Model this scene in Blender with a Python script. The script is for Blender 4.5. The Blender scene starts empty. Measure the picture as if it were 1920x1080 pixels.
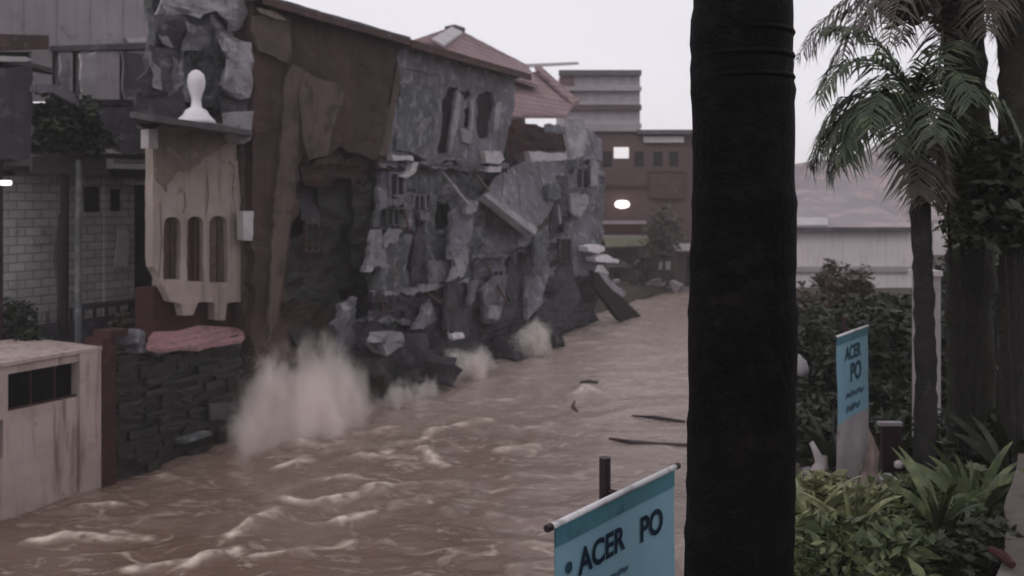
import bpy, bmesh, math, random
from mathutils import Vector, Matrix, noise
from mathutils.geometry import tessellate_polygon
sc = bpy.context.scene
COL = sc.collection
random.seed(7)

# ------------------------------------------------------------------ camera
CAMZ = 6.0; F = 1663.0; HZ = 380.0
cd = bpy.data.cameras.new('camera'); cam = bpy.data.objects.new('camera', cd); COL.objects.link(cam)
cam.location = (0, 0, CAMZ); cam.rotation_euler = (math.radians(90), 0, 0)
cd.sensor_width = 36; cd.lens = F / 1920 * 36
cd.shift_y = -(540 - HZ) / 1920
cd.clip_start = .05; cd.clip_end = 3000
cd.dof.use_dof = True; cd.dof.focus_distance = 4.6; cd.dof.aperture_fstop = cd.lens / 1000 / .0135
sc.camera = cam

# ------------------------------------------------------------------ sky and light
SUN_EL = math.radians(38); SUN_AZ = math.radians(215)
w = bpy.data.worlds.new('World'); sc.world = w; w.use_nodes = True
nt = w.node_tree; nt.nodes.clear()
out = nt.nodes.new('ShaderNodeOutputWorld'); bg = nt.nodes.new('ShaderNodeBackground')
sky = nt.nodes.new('ShaderNodeTexSky'); sky.sky_type = 'NISHITA'; sky.sun_disc = False
sky.sun_elevation = SUN_EL; sky.sun_rotation = SUN_AZ
mx = nt.nodes.new('ShaderNodeMixRGB'); mx.inputs[0].default_value = .93
tc = nt.nodes.new('ShaderNodeTexCoord'); mp = nt.nodes.new('ShaderNodeMapping'); mp.inputs['Scale'].default_value = (1, 1, 2.5)
nz = nt.nodes.new('ShaderNodeTexNoise'); nz.inputs['Scale'].default_value = 1.6; nz.inputs['Detail'].default_value = 4
cr = nt.nodes.new('ShaderNodeValToRGB')
cr.color_ramp.elements[0].position = .3; cr.color_ramp.elements[0].color = (6.3, 6.0, 6.35, 1)
cr.color_ramp.elements[1].position = .72; cr.color_ramp.elements[1].color = (7.0, 6.7, 7.05, 1)
nt.links.new(tc.outputs['Generated'], mp.inputs[0]); nt.links.new(mp.outputs[0], nz.inputs['Vector'])
nt.links.new(nz.outputs['Fac'], cr.inputs[0]); nt.links.new(sky.outputs[0], mx.inputs[1]); nt.links.new(cr.outputs[0], mx.inputs[2])
nt.links.new(mx.outputs[0], bg.inputs[0]); bg.inputs[1].default_value = .1; nt.links.new(bg.outputs[0], out.inputs[0])
sd = bpy.data.lights.new('sun', 'SUN'); sd.energy = .5; sd.angle = math.radians(25); sd.color = (1, .95, .93)
sun = bpy.data.objects.new('sun', sd); COL.objects.link(sun)
sun.rotation_euler = Vector((math.sin(SUN_AZ) * math.cos(SUN_EL), math.cos(SUN_AZ) * math.cos(SUN_EL), math.sin(SUN_EL))).to_track_quat('Z', 'Y').to_euler()
sc.view_settings.view_transform = 'Standard'; sc.view_settings.look = 'None'
sc.view_settings.exposure = .38; sc.view_settings.gamma = 1
sc.cycles.volume_bounces = 8; sc.cycles.max_bounces = 8; sc.cycles.diffuse_bounces = 3; sc.cycles.glossy_bounces = 3

# ------------------------------------------------------------------ frames of reference
D = Vector((.4613, .8872, 0))            # along the left bank, away from the viewer
N = Vector((.8872, -.4613, 0))           # from the bank out over the river
O = Vector((-9.6, 16.6, 0))
def YF(u, t=0): return (18.232 + 1.127 * t) / (.52 - (u - 960) / F)
def PX(u, v, Y): return Vector(((u - 960) / F * Y, Y, CAMZ - (v - HZ) / F * Y))
def PF(u, v, t=0): return PX(u, v, YF(u, t))
def PZ(u, z, t=0):
    Y = YF(u, t); return Vector(((u - 960) / F * Y, Y, z))
def PW(u, v, z=0):
    Y = (CAMZ - z) * F / (v - HZ); return Vector(((u - 960) / F * Y, Y, z))

# ------------------------------------------------------------------ materials
def mat(name, c1, c2=None, c3=None, scale=1.2, rough=.85, bump=.25, streak=0, spot=.62, metal=0, fine=9, bdist=.03, wave=None, spec=.3):
    m = bpy.data.materials.new(name); m.use_nodes = True
    n = m.node_tree; L = n.links; p = n.nodes['Principled BSDF']
    p.inputs['Roughness'].default_value = rough; p.inputs['Metallic'].default_value = metal
    p.inputs['Specular IOR Level'].default_value = spec
    c2 = c2 or tuple(x * .7 for x in c1); c3 = c3 or tuple(x * .55 for x in c1)
    tc = n.nodes.new('ShaderNodeTexCoord')
    def nse(sc_, det=5, st=1):
        mp = n.nodes.new('ShaderNodeMapping'); mp.inputs['Scale'].default_value = (1, 1, st)
        L.new(tc.outputs['Object'], mp.inputs[0])
        x = n.nodes.new('ShaderNodeTexNoise'); x.inputs['Scale'].default_value = sc_; x.inputs['Detail'].default_value = det
        x.inputs['Roughness'].default_value = .62
        L.new(mp.outputs[0], x.inputs['Vector']); return x
    def ramp(src, a, b):
        r = n.nodes.new('ShaderNodeMapRange'); r.inputs[1].default_value = a; r.inputs[2].default_value = b
        L.new(src, r.inputs[0]); return r.outputs[0]
    a = nse(scale); b = nse(scale * 3.1, 6); c = nse(fine, 5)
    m1 = n.nodes.new('ShaderNodeMixRGB'); m1.inputs[1].default_value = (*c1, 1); m1.inputs[2].default_value = (*c2, 1)
    L.new(ramp(a.outputs['Fac'], .38, .62), m1.inputs[0])
    m2 = n.nodes.new('ShaderNodeMixRGB'); m2.inputs[2].default_value = (*c3, 1)
    L.new(m1.outputs[0], m2.inputs[1]); L.new(ramp(b.outputs['Fac'], spot - .06, spot + .06), m2.inputs[0])
    last = m2.outputs[0]
    if streak:
        s = nse(5, 3, .09); m3 = n.nodes.new('ShaderNodeMixRGB'); m3.blend_type = 'MULTIPLY'
        cc = n.nodes.new('ShaderNodeMixRGB'); cc.inputs[1].default_value = (1, 1, 1, 1); cc.inputs[2].default_value = (.35, .3, .28, 1)
        L.new(ramp(s.outputs['Fac'], .5, .72), cc.inputs[0])
        m3.inputs[0].default_value = streak; L.new(last, m3.inputs[1]); L.new(cc.outputs[0], m3.inputs[2]); last = m3.outputs[0]
    L.new(last, p.inputs['Base Color'])
    bp = n.nodes.new('ShaderNodeBump'); bp.inputs['Strength'].default_value = bump; bp.inputs['Distance'].default_value = bdist
    h = c.outputs['Fac']
    if wave:   # (axis vector x,y,z multipliers, strength)
        mp = n.nodes.new('ShaderNodeMapping'); mp.inputs['Rotation'].default_value = (0, 0, -math.atan2(D.y, D.x))
        L.new(tc.outputs['Object'], mp.inputs[0])
        br = n.nodes.new('ShaderNodeTexBrick')
        cmb = n.nodes.new('ShaderNodeCombineXYZ'); sp = n.nodes.new('ShaderNodeSeparateXYZ')
        L.new(mp.outputs[0], sp.inputs[0]); L.new(sp.outputs[0], cmb.inputs[0]); L.new(sp.outputs[2], cmb.inputs[1])
        L.new(cmb.outputs[0], br.inputs['Vector'])
        br.inputs['Scale'].default_value = 1; br.inputs['Brick Width'].default_value = wave[0]; br.inputs['Row Height'].default_value = wave[1]
        br.inputs['Mortar Size'].default_value = wave[2]
        br.inputs['Color1'].default_value = (1, 1, 1, 1); br.inputs['Color2'].default_value = (.72, .72, .72, 1); br.inputs['Mortar'].default_value = (.35, .35, .35, 1)
        m4 = n.nodes.new('ShaderNodeMixRGB'); m4.blend_type = 'MULTIPLY'; m4.inputs[0].default_value = .8
        L.new(last, m4.inputs[1]); L.new(br.outputs['Color'], m4.inputs[2]); L.new(m4.outputs[0], p.inputs['Base Color'])
        ad = n.nodes.new('ShaderNodeMath'); ad.operation = 'SUBTRACT'; L.new(h, ad.inputs[0]); L.new(br.outputs['Fac'], ad.inputs[1]); h = ad.outputs[0]
    L.new(h, bp.inputs['Height']); L.new(bp.outputs[0], p.inputs['Normal'])
    return m
def emit(name, c, s):
    m = bpy.data.materials.new(name); m.use_nodes = True; p = m.node_tree.nodes['Principled BSDF']
    p.inputs['Base Color'].default_value = (.8, .8, .8, 1); p.inputs['Emission Color'].default_value = (*c, 1); p.inputs['Emission Strength'].default_value = s
    return m
def leafmat(name, c1, c2, c3):
    m = mat(name, c1, c2, c3, scale=1.7, rough=.55, bump=0, spot=.55, spec=.4)
    m.node_tree.nodes['Principled BSDF'].inputs['Subsurface Weight'].default_value = 0
    return m
M = dict(
 beige=mat('beige plaster', (.34, .285, .26), (.26, .215, .19), (.17, .13, .11), .9, streak=.6, spot=.66),
 garage=mat('stained render', (.40, .325, .305), (.32, .25, .23), (.24, .185, .165), .9, streak=.95, spot=.66),
 pink=mat('pink painted slab', (.30, .16, .172), (.22, .12, .13), (.15, .10, .10), 2.2, spot=.58, bump=.5),
 maroon=mat('dark red paint', (.045, .012, .012), (.03, .012, .011), (.06, .025, .022), 1.5),
 darkstone=mat('wet dark stone', (.022, .02, .016), (.013, .014, .011), (.035, .036, .03), 1.6, rough=.6, bump=.8, spot=.6),
 brown=mat('brown wet wall', (.058, .032, .028), (.038, .021, .019), (.068, .045, .036), .5, streak=.5, spot=.64),
 brownlite=mat('tan torn plaster', (.105, .078, .064), (.07, .05, .043), (.045, .03, .028), .8, streak=.5, spot=.58),
 conc=mat('grey concrete', (.165, .158, .185), (.10, .096, .114), (.25, .245, .265), .75, streak=.6, spot=.6, bump=.5),
 conclite=mat('pale concrete', (.30, .285, .305), (.20, .19, .205), (.12, .11, .125), 1.3, streak=.4, spot=.62, bump=.25),
 concdark=mat('dark wet concrete', (.062, .056, .066), (.036, .033, .039), (.115, .106, .12), .9, streak=.4, spot=.62, bump=.6),
 mould=mat('mouldy concrete', (.10, .104, .108), (.06, .063, .064), (.19, .19, .20), .85, streak=.5, spot=.58, bump=.6),
 broken=mat('broken pale edge', (.50, .47, .48), (.38, .36, .37), (.2, .19, .2), 4, spot=.6, bump=.7),
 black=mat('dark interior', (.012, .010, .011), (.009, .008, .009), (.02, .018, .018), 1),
 glass=mat('dark glass', (.012, .012, .014), (.01, .01, .012), (.02, .02, .022), 1, rough=.25, bump=.05),
 greytin=mat('grey tin sheet', (.30, .27, .285), (.25, .22, .235), (.19, .165, .175), .5, rough=.6, streak=.25, spot=.64),
 darktin=mat('dark tin sheet', (.075, .068, .074), (.05, .046, .05), (.13, .12, .128), .7, rough=.55, streak=.4, spot=.62),
 palemetal=mat('pale tin', (.45, .42, .43), (.36, .33, .34), (.26, .24, .24), 1.5, rough=.5, spot=.66),
 block=mat('grey block wall', (.50, .475, .48), (.39, .37, .375), (.24, .23, .23), .8, wave=(.42, .21, .018), spot=.66),
 tile=mat('red roof tiles', (.30, .205, .215), (.25, .165, .175), (.19, .135, .14), .6, wave=(.3, .34, .03), spot=.66),
 rust=mat('rusty eave', (.075, .042, .038), (.05, .03, .03), (.12, .09, .085), 1.5),
 thatch=mat('olive thatch', (.040, .037, .024), (.028, .027, .018), (.06, .055, .036), 3, bump=1, bdist=.08),
 farbrown=mat('brown facade', (.105, .065, .060), (.085, .052, .050), (.06, .042, .042), .3, spot=.64),
 farband=mat('lilac facade', (.34, .30, .32), (.30, .26, .28), (.24, .21, .225), .3, spot=.68),
 farwhite=mat('pale facade', (.55, .50, .51), (.48, .44, .45), (.38, .35, .355), .4, spot=.68, streak=.3),
 farroof=mat('grey lilac roof', (.27, .24, .25), (.21, .19, .2), (.36, .28, .29), .25, rough=.7, spot=.58),
 white=mat('white paint', (.70, .67, .70), (.6, .57, .6), (.45, .42, .44), 2, spot=.7),
 pole=mat('black trunk', (.0034, .0029, .0032), (.002, .0018, .002), (.0075, .0065, .007), 4, rough=.7, bump=.9, fine=30, bdist=.015, spec=.08, spot=.58),
 post=mat('dark post', (.030, .016, .018), (.022, .012, .014), None, 3, rough=.5),
 banner=mat('blue vinyl', (.22, .39, .48), (.19, .35, .44), (.27, .43, .51), 1.4, rough=.5, bump=.15, spot=.7, fine=3),
 bannertop=mat('teal hem', (.07, .2, .25), (.06, .175, .22), None, 2, rough=.5),
 bannerwhite=mat('greyish vinyl', (.36, .33, .335), (.31, .28, .285), (.24, .2, .2), 2, rough=.6),
 ink=mat('navy ink', (.022, .048, .085), (.018, .04, .07), None, 2, rough=.6),
 ink2=mat('teal ink', (.055, .13, .175), (.045, .115, .15), None, 2, rough=.6),
 bar=mat('white tube', (.62, .62, .64), (.52, .52, .54), None, 3, rough=.4),
 bark=mat('mossy bark', (.021, .020, .014), (.014, .014, .010), (.032, .033, .021), 2.5, bump=1, bdist=.05, fine=14),
 bark2=mat('dark palm bark', (.018, .016, .015), (.011, .010, .010), (.03, .028, .025), 3, bump=1, bdist=.03, fine=12),
 leafd=leafmat('dark leaves', (.016, .022, .010), (.010, .013, .008), (.032, .042, .019)),
 leafm=leafmat('mid leaves', (.07, .09, .036), (.04, .055, .024), (.13, .15, .065)),
 leafl=leafmat('light leaves', (.165, .175, .085), (.095, .11, .05), (.28, .29, .16)),
 leafp=leafmat('palm leaves', (.030, .048, .021), (.019, .028, .014), (.06, .078, .036)),
 drybr=leafmat('dry brown leaves', (.060, .048, .038), (.042, .034, .028), (.085, .07, .05)),
 soil=mat('wet soil', (.055, .042, .034), (.04, .03, .025), (.07, .06, .045), .8, rough=.75),
 bankw=mat('bank wall', (.10, .085, .08), (.07, .06, .056), (.13, .12, .11), .6, streak=.5),
 lamp=emit('lit lamp', (1, .93, .9), 1.4), lamp2=emit('lit window', (1, .93, .96), .32),
 brownrender=mat('brown render', (.20, .155, .135), (.15, .115, .10), (.26, .21, .19), 1.2, streak=.3),
 olive=mat('olive canvas', (.15, .15, .095), (.12, .12, .08), None, .8),
 ink3=mat('faded teal ink', (.12, .24, .31), (.10, .21, .28), None, 2, rough=.6),
 rebar=mat('rusty steel', (.05, .03, .025), (.04, .025, .02), None, 4),
)

# ------------------------------------------------------------------ mesh builder
WM = {}
class MB:
    def __init__(s): s.v = []; s.f = []
    def add(s, vs, fs):
        b = len(s.v); s.v += [Vector(x) for x in vs]; s.f += [tuple(i + b for i in f) for f in fs]; return s
    def box(s, c, ax, ay, az):
        c = Vector(c); ax, ay, az = Vector(ax), Vector(ay), Vector(az)
        vs = [c + ax * i + ay * j + az * k for k in (-1, 1) for j in (-1, 1) for i in (-1, 1)]
        return s.add(vs, [(0, 2, 3, 1), (4, 5, 7, 6), (0, 1, 5, 4), (2, 6, 7, 3), (0, 4, 6, 2), (1, 3, 7, 5)])
    def fbox(s, u0, u1, z0, z1, t0, t1, tu=None):
        """box along the bank between the sight lines u0 and u1, heights z0-z1, set back t0-t1"""
        tu = t0 if tu is None else tu
        a = PZ(u0, 0, tu); b = PZ(u1, 0, tu); sa = (a - O).dot(D); sb = (b - O).dot(D)
        return s.sbox(sa, sb, z0, z1, t0, t1)
    def sbox(s, sa, sb, z0, z1, t0, t1):
        c = O + D * (sa + sb) / 2 - N * (t0 + t1) / 2 + Vector((0, 0, (z0 + z1) / 2))
        return s.box(c, D * (sb - sa) / 2, -N * (t1 - t0) / 2, Vector((0, 0, (z1 - z0) / 2)))
    def slab(s, pts, thick, rag=0, holes=(), step=.22, seed=0):
        """polygon given by 3-D points, given a thickness vector; ragged edges"""
        thick = Vector(thick); nrm = thick.normalized()
        def ragged(P, k=1):
            if not rag: return [Vector(p) for p in P]
            R = []; n = len(P)
            for i in range(n):
                a = Vector(P[i]); b = Vector(P[(i + 1) % n]); L = (b - a).length; m = max(1, int(L / step))
                e = (b - a).normalized(); pr = e.cross(nrm)
                for j in range(m):
                    q = a.lerp(b, j / m)
                    o = noise.noise(q * 2.1 + Vector((seed, 3, 1))) * 1.2 + noise.noise(q * 6.3 + Vector((seed, 9, 1))) * .9
                    R.append(q + pr * o * rag * 1.4 * (1 if j else .5))
            return R
        loops = [ragged(pts)] + [ragged(h) for h in holes]
        tess = tessellate_polygon(loops)
        flat = [p for l in loops for p in l]; n = len(flat)
        vs = flat + [p + thick for p in flat]; fs = []
        for t in tess:
            fs.append(tuple(t)); fs.append(tuple(i + n for i in reversed(t)))
        k = 0
        for l in loops:
            m = len(l)
            for i in range(m):
                a, b = k + i, k + (i + 1) % m; fs.append((a, b, b + n, a + n))
            k += m
        return s.add(vs, fs)
    def plate(s, uv, t, th, rag=0, holes=(), seed=0, step=.22):
        return s.slab([PF(u, v, t) for u, v in uv], -N * th, rag, [[PF(u, v, t) for u, v in h] for h in holes], step, seed)
    def tube(s, pts, rad, n=8, cap=True, wob=0):
        pts = [Vector(p) for p in pts]
        if not isinstance(rad, (list, tuple)): rad = [rad] * len(pts)
        rings = []; vs = []; fs = []; up = Vector((0, 0, 1))
        for i, p in enumerate(pts):
            d = (pts[min(i + 1, len(pts) - 1)] - pts[max(i - 1, 0)]).normalized()
            x = d.cross(Vector((0, 1, 0)) if abs(d.y) < .9 else up).normalized(); y = d.cross(x)
            for k in range(n):
                a = 2 * math.pi * k / n
                q = x * math.cos(a) + y * math.sin(a)
                r = rad[i] * (1 + (wob * noise.noise((p + q * rad[i]) * (1.2 / max(rad[i], .02)) * .5) if wob else 0))
                vs.append(p + q * r)
        for i in range(len(pts) - 1):
            for k in range(n):
                k2 = (k + 1) % n; fs.append((i * n + k, i * n + k2, (i + 1) * n + k2, (i + 1) * n + k))
        if cap: fs.append(tuple(range(n))[::-1]); fs.append(tuple((len(pts) - 1) * n + k for k in range(n)))
        return s.add(vs, fs)
    def lathe(s, base, prof, n=20):
        pts = [Vector(base) + Vector((0, 0, z)) for r, z in prof]; return s.tube(pts, [r for r, z in prof], n)
    def chunk(s, c, sx, sy, sz, rot=None, j=.18):
        rot = rot or Matrix.Rotation(random.uniform(0, 6), 3, 'Z') @ Matrix.Rotation(random.uniform(-.6, .6), 3, 'X')
        bm = bmesh.new(); bmesh.ops.create_cube(bm, size=2); bmesh.ops.subdivide_edges(bm, edges=bm.edges[:], cuts=2, use_grid_fill=True)
        o = Vector((random.uniform(0, 99), 0, 0))
        vs = []
        for v in bm.verts:
            q = v.co * (1 - .10 * max(0, v.co.length - 1.2)); q = q + noise.noise_vector(v.co * 1.1 + o) * j * 2
            vs.append(Vector(c) + rot @ Vector((q.x * sx, q.y * sy, q.z * sz)))
        fs = [tuple(v.index for v in f.verts) for f in bm.faces]; bm.free(); return s.add(vs, fs)
    def crumple(s, amp, fine=.3, k=0):
        bm = bmesh.new(); vv = [bm.verts.new(v) for v in s.v]
        for f in s.f:
            try: bm.faces.new([vv[i] for i in f])
            except ValueError: pass
        for _ in range(4):
            es = [e for e in bm.edges if e.calc_length() > fine]
            if not es: break
            bmesh.ops.subdivide_edges(bm, edges=es, cuts=1); bmesh.ops.triangulate(bm, faces=[f for f in bm.faces if len(f.verts) > 3])
        o = Vector((k * 3.1, 0, 0))
        for v in bm.verts:
            q = v.co; v.co = q + N * amp * (noise.noise(q * 1.0 + o) * 2.2 + noise.noise(q * 2.7 + o) * 1.1 + noise.noise(q * 7 + o) * .35) + D * amp * .5 * noise.noise(q * 2.2 - o)
        bm.verts.index_update(); s.v = [v.co.copy() for v in bm.verts]; s.f = [tuple(v.index for v in f.verts) for f in bm.faces]; bm.free(); return s
    def build(s, name, m, parent=None, smooth=False):
        me = bpy.data.meshes.new(name); vs = s.v
        if parent is not None: inv = WM[parent.name].inverted(); vs = [inv @ v for v in s.v]
        me.from_pydata([tuple(v) for v in vs], [], s.f); me.validate()
        bm = bmesh.new(); bm.from_mesh(me); bmesh.ops.recalc_face_normals(bm, faces=bm.faces[:]); bm.to_mesh(me); bm.free()
        if smooth: me.polygons.foreach_set('use_smooth', [True] * len(me.polygons))
        me.materials.append(m if not isinstance(m, str) else M[m])
        o = bpy.data.objects.new(name, me); COL.objects.link(o)
        WM[o.name] = Matrix.Identity(4) if parent is None else WM[parent.name].copy()
        if parent is not None: o.parent = parent
        return o
def tag(o, label=None, cat=None, group=None, kind=None):
    if label: o['label'] = label
    if cat: o['category'] = cat
    if group: o['group'] = group
    if kind: o['kind'] = kind
    return o
def thing(name, loc, label, cat, group=None):
    o = bpy.data.objects.new(name, None); COL.objects.link(o); o.location = loc; o.empty_display_size = .3
    WM[o.name] = Matrix.Translation(Vector(loc)); return tag(o, label, cat, group)
def single(name, mb, m, base, label, cat, group=None, smooth=False):
    """one-mesh thing with its origin at its base"""
    base = Vector(base); 
    for v in mb.v: v -= base
    o = mb.build(name, m, None, smooth); o.location = base; WM[o.name] = Matrix.Translation(base); return tag(o, label, cat, group)

# ------------------------------------------------------------------ ground and water
def ground():
    xs = sorted(set([-250, -180, -120, -60] + [x * 1.0 for x in range(-40, 61)] + [90, 130, 190, 250]))
    ys = sorted(set([-100, -30, -10] + [y * 1.0 for y in range(0, 90)] + [100, 130, 200, 280, 350]))
    def h(x, y):
        left = (-9.6 + .52 * (y - 16.6)) - 1.2 - x; right = x - (3.9 + .28 * (y - 12)); far = y - 61
        a = [(left, 1.0 if y < 24 else .6), (right, 1.6), (far, 1.0)]
        z = -2.5
        for d, top in a:
            if d > 0: z = max(z, -2.5 + (top + 2.5) * min(1, d / 1.0))
        return z + .12 * noise.noise(Vector((x * .4, y * .4, 0)))
    vs = [(x, y, h(x, y)) for y in ys for x in xs]; n = len(xs)
    fs = [(j * n + i, j * n + i + 1, (j + 1) * n + i + 1, (j + 1) * n + i) for j in range(len(ys) - 1) for i in range(n - 1)]
    mb = MB(); mb.add(vs, fs); o = mb.build('ground', 'soil', None, True); tag(o, kind='structure')
ground()

FOAM = [[(425, 1022), (470, 995), (512, 966)], [(340, 1072), (390, 1052), (442, 1036)], [(545, 948), (610, 944), (690, 930)], [(690, 926), (780, 916)],
        [(782, 838), (806, 822), (832, 803)], [(850, 799), (920, 793)], [(605, 909), (662, 908)], [(60, 1022), (120, 1014), (190, 1016)], [(225, 1014), (265, 1013)],
        [(540, 843), (612, 847)], [(676, 866), (720, 862)], [(790, 850), (835, 880)], [(300, 900), (345, 905)], [(240, 1070), (330, 1060)], [(700, 815), (740, 812)], [(520, 880), (580, 876)], [(1070, 745), (1098, 731), (1120, 738)], [(150, 960), (215, 955)], [(600, 990), (700, 975)], [(930, 850), (1000, 842)], [(470, 1050), (560, 1040)], [(880, 760), (960, 752)]]
FSEG = []
for l in FOAM:
    w_ = [PW(u, v) for u, v in l]
    for a, b in zip(w_, w_[1:]): FSEG.append((a, b))
# darker V-shaped swirls by the far bank
def seg_d(p, a, b):
    ab = b - a; t = max(0, min(1, (p - a).dot(ab) / ab.length_squared)); return (p - a - ab * t).length
def water():
    ys = []; y = 8.0
    while y < 66: ys.append(y); y += .085 + max(0, (y - 14)) * .0075
    xs = [-16 + i * .13 for i in range(int(46 / .13))]
    vs = []; fo = []; sheen = []
    for y in ys:
        amp = max(.35, 1 - max(0, y - 16) / 26)
        for x in xs:
            # flow direction roughly along the bank; crests lie across the view, stretched
            p = Vector((x * .55 + y * .2, y * .55 - x * .28, 0))
            wv = noise.noise_vector(p * .35) * .9
            a = 1 - abs(noise.noise(p * .75 + wv)) * 2.6
            b = 1 - abs(noise.noise(p * 1.9 + wv * 1.5 + Vector((7, 2, 0)))) * 2.4
            c = noise.noise(Vector((x * 1.9, y * 2.6, 4)) + wv * 1.5) + .6 * (1 - 2.2 * abs(noise.noise(Vector((x * 2.9 + y, y * 3.3 - x * .6, 11)) + wv * 2)))
            turb = .55 + .8 * max(0, noise.noise(Vector((x * .16 - 3, y * .16, 1))) + .35)
            calm = 1 - .55 * max(0, min(1, (x - (-9.6 + .52 * (y - 16.6)) - 4) / 6)); z = (a * .13 + b * .07 + c * .05) * amp * turb * calm
            P = Vector((x, y, 0)); f = 0
            if y < 40:
                q = P + noise.noise_vector(Vector((x * 1.7, y * 1.7, 0))) * .16
                for s_, e_ in FSEG:
                    if abs(y - s_.y) > 2.5 and abs(y - e_.y) > 2.5: continue
                    d = seg_d(q, s_, e_); w0 = .11 + .05 * noise.noise(Vector((x * 2, y * 2, 8)))
                    if d < .6:
                        f = max(f, min(1, max(0, 1.25 - d / max(w0, .03) * .8))); z += .07 * math.exp(-(d / .2) ** 2)
            # churned edge below the houses and splash
            sd_ = (P - O).dot(N); al = (P - O).dot(D)
            if 6 < al < 32 and -1 < sd_ < 5:
                e = math.exp(-((sd_ - 1.0) / 1.6) ** 2); z += e * .16 * noise.noise(Vector((x * 1.1, y * 1.1, 3))) 
                f = max(f, e * max(0, noise.noise(Vector((x * 1.3, y * 2.0, 5))) * 2.0 - .35) * .6)
            f = max(f, max(0, (a * .7 + b * .5 + c * .25 - .95)) * 2.2 * turb * amp * (.3 + max(0, noise.noise(Vector((x * .3, y * .3, 9))))) )
            vs.append((x, y, z)); fo.append(min(1, f)); sheen.append(max(0, min(1, (y - 15 + x * .35) / 19 + .35 * noise.noise(Vector((x * .22, y * .16, 6))))))  # painted reflection: dark wall near left, pale sky farther out, plus random variation
    n = len(xs); fs = [(j * n + i, j * n + i + 1, (j + 1) * n + i + 1, (j + 1) * n + i) for j in range(len(ys) - 1) for i in range(n - 1)]
    mb = MB(); mb.add(vs, fs)
    m = bpy.data.materials.new('muddy water'); m.use_nodes = True; nn = m.node_tree; L = nn.links; p = nn.nodes['Principled BSDF']
    at = nn.nodes.new('ShaderNodeAttribute'); at.attribute_name = 'foam'
    tc = nn.nodes.new('ShaderNodeTexCoord')
    a = nn.nodes.new('ShaderNodeTexNoise'); a.inputs['Scale'].default_value = .35; a.inputs['Detail'].default_value = 5; L.new(tc.outputs['Object'], a.inputs['Vector'])
    mr = nn.nodes.new('ShaderNodeMapRange'); mr.inputs[1].default_value = .35; mr.inputs[2].default_value = .65; L.new(a.outputs['Fac'], mr.inputs[0])
    c1 = nn.nodes.new('ShaderNodeMixRGB'); c1.inputs[1].default_value = (.128, .080, .060, 1); c1.inputs[2].default_value = (.168, .115, .092, 1); L.new(mr.outputs[0], c1.inputs[0])
    b = nn.nodes.new('ShaderNodeTexNoise'); b.inputs['Scale'].default_value = 4; b.inputs['Detail'].default_value = 6; L.new(tc.outputs['Object'], b.inputs['Vector'])
    fm = nn.nodes.new('ShaderNodeMath'); fm.operation = 'MULTIPLY'
    b2 = nn.nodes.new('ShaderNodeMapRange'); b2.inputs[1].default_value = .3; b2.inputs[2].default_value = .6; L.new(b.outputs['Fac'], b2.inputs[0])
    L.new(at.outputs['Fac'], fm.inputs[0]); L.new(b2.outputs[0], fm.inputs[1])
    fmap = nn.nodes.new('ShaderNodeMapping'); fmap.inputs['Scale'].default_value = (1.0, 1.9, 1); fmap.inputs['Rotation'].default_value = (0, 0, -.35); L.new(tc.outputs['Object'], fmap.inputs[0])
    fn = nn.nodes.new('ShaderNodeTexNoise'); fn.inputs['Scale'].default_value = 1.1; fn.inputs['Detail'].default_value = 8; fn.inputs['Roughness'].default_value = .68; fn.inputs['Distortion'].default_value = 1.6; L.new(fmap.outputs[0], fn.inputs['Vector'])
    fr = nn.nodes.new('ShaderNodeMapRange'); fr.inputs[1].default_value = .55; fr.inputs[2].default_value = .72; fr.inputs[4].default_value = .62; L.new(fn.outputs['Fac'], fr.inputs[0])
    fa = nn.nodes.new('ShaderNodeMath'); fa.operation = 'MAXIMUM'; L.new(fm.outputs[0], fa.inputs[0]); L.new(fr.outputs[0], fa.inputs[1]); fm = fa
    c2 = nn.nodes.new('ShaderNodeMixRGB'); c2.inputs[2].default_value = (.68, .58, .50, 1); L.new(c1.outputs[0], c2.inputs[1]); L.new(fm.outputs[0], c2.inputs[0])
    L.new(c2.outputs[0], p.inputs['Base Color'])
    rr = nn.nodes.new('ShaderNodeMapRange'); rr.inputs[3].default_value = .27; rr.inputs[4].default_value = .8; L.new(fm.outputs[0], rr.inputs[0]); L.new(rr.outputs[0], p.inputs['Roughness'])
    p.inputs['IOR'].default_value = 1.42
    bp = nn.nodes.new('ShaderNodeBump'); bp.inputs['Strength'].default_value = .65; bp.inputs['Distance'].default_value = .06
    mp = nn.nodes.new('ShaderNodeMapping'); mp.inputs['Scale'].default_value = (1, 2.0, 1); L.new(tc.outputs['Object'], mp.inputs[0])
    c = nn.nodes.new('ShaderNodeTexNoise'); c.inputs['Scale'].default_value = 2.6; c.inputs['Detail'].default_value = 6; L.new(mp.outputs[0], c.inputs['Vector'])
    L.new(c.outputs['Fac'], bp.inputs['Height']); L.new(bp.outputs[0], p.inputs['Normal'])
    at2 = nn.nodes.new('ShaderNodeAttribute'); at2.attribute_name = 'painted_sheen'; c0 = nn.nodes.new('ShaderNodeMixRGB'); c0.inputs[2].default_value = (.345, .28, .25, 1)  # paler water colour stands in for the sky's reflection
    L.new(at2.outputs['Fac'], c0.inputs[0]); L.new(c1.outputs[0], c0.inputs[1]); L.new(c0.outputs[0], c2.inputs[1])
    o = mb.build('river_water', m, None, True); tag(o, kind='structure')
    at = o.data.attributes.new('foam', 'FLOAT', 'POINT'); at.data.foreach_set('value', fo); at = o.data.attributes.new('painted_sheen', 'FLOAT', 'POINT'); at.data.foreach_set('value', sheen)
water()

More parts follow.
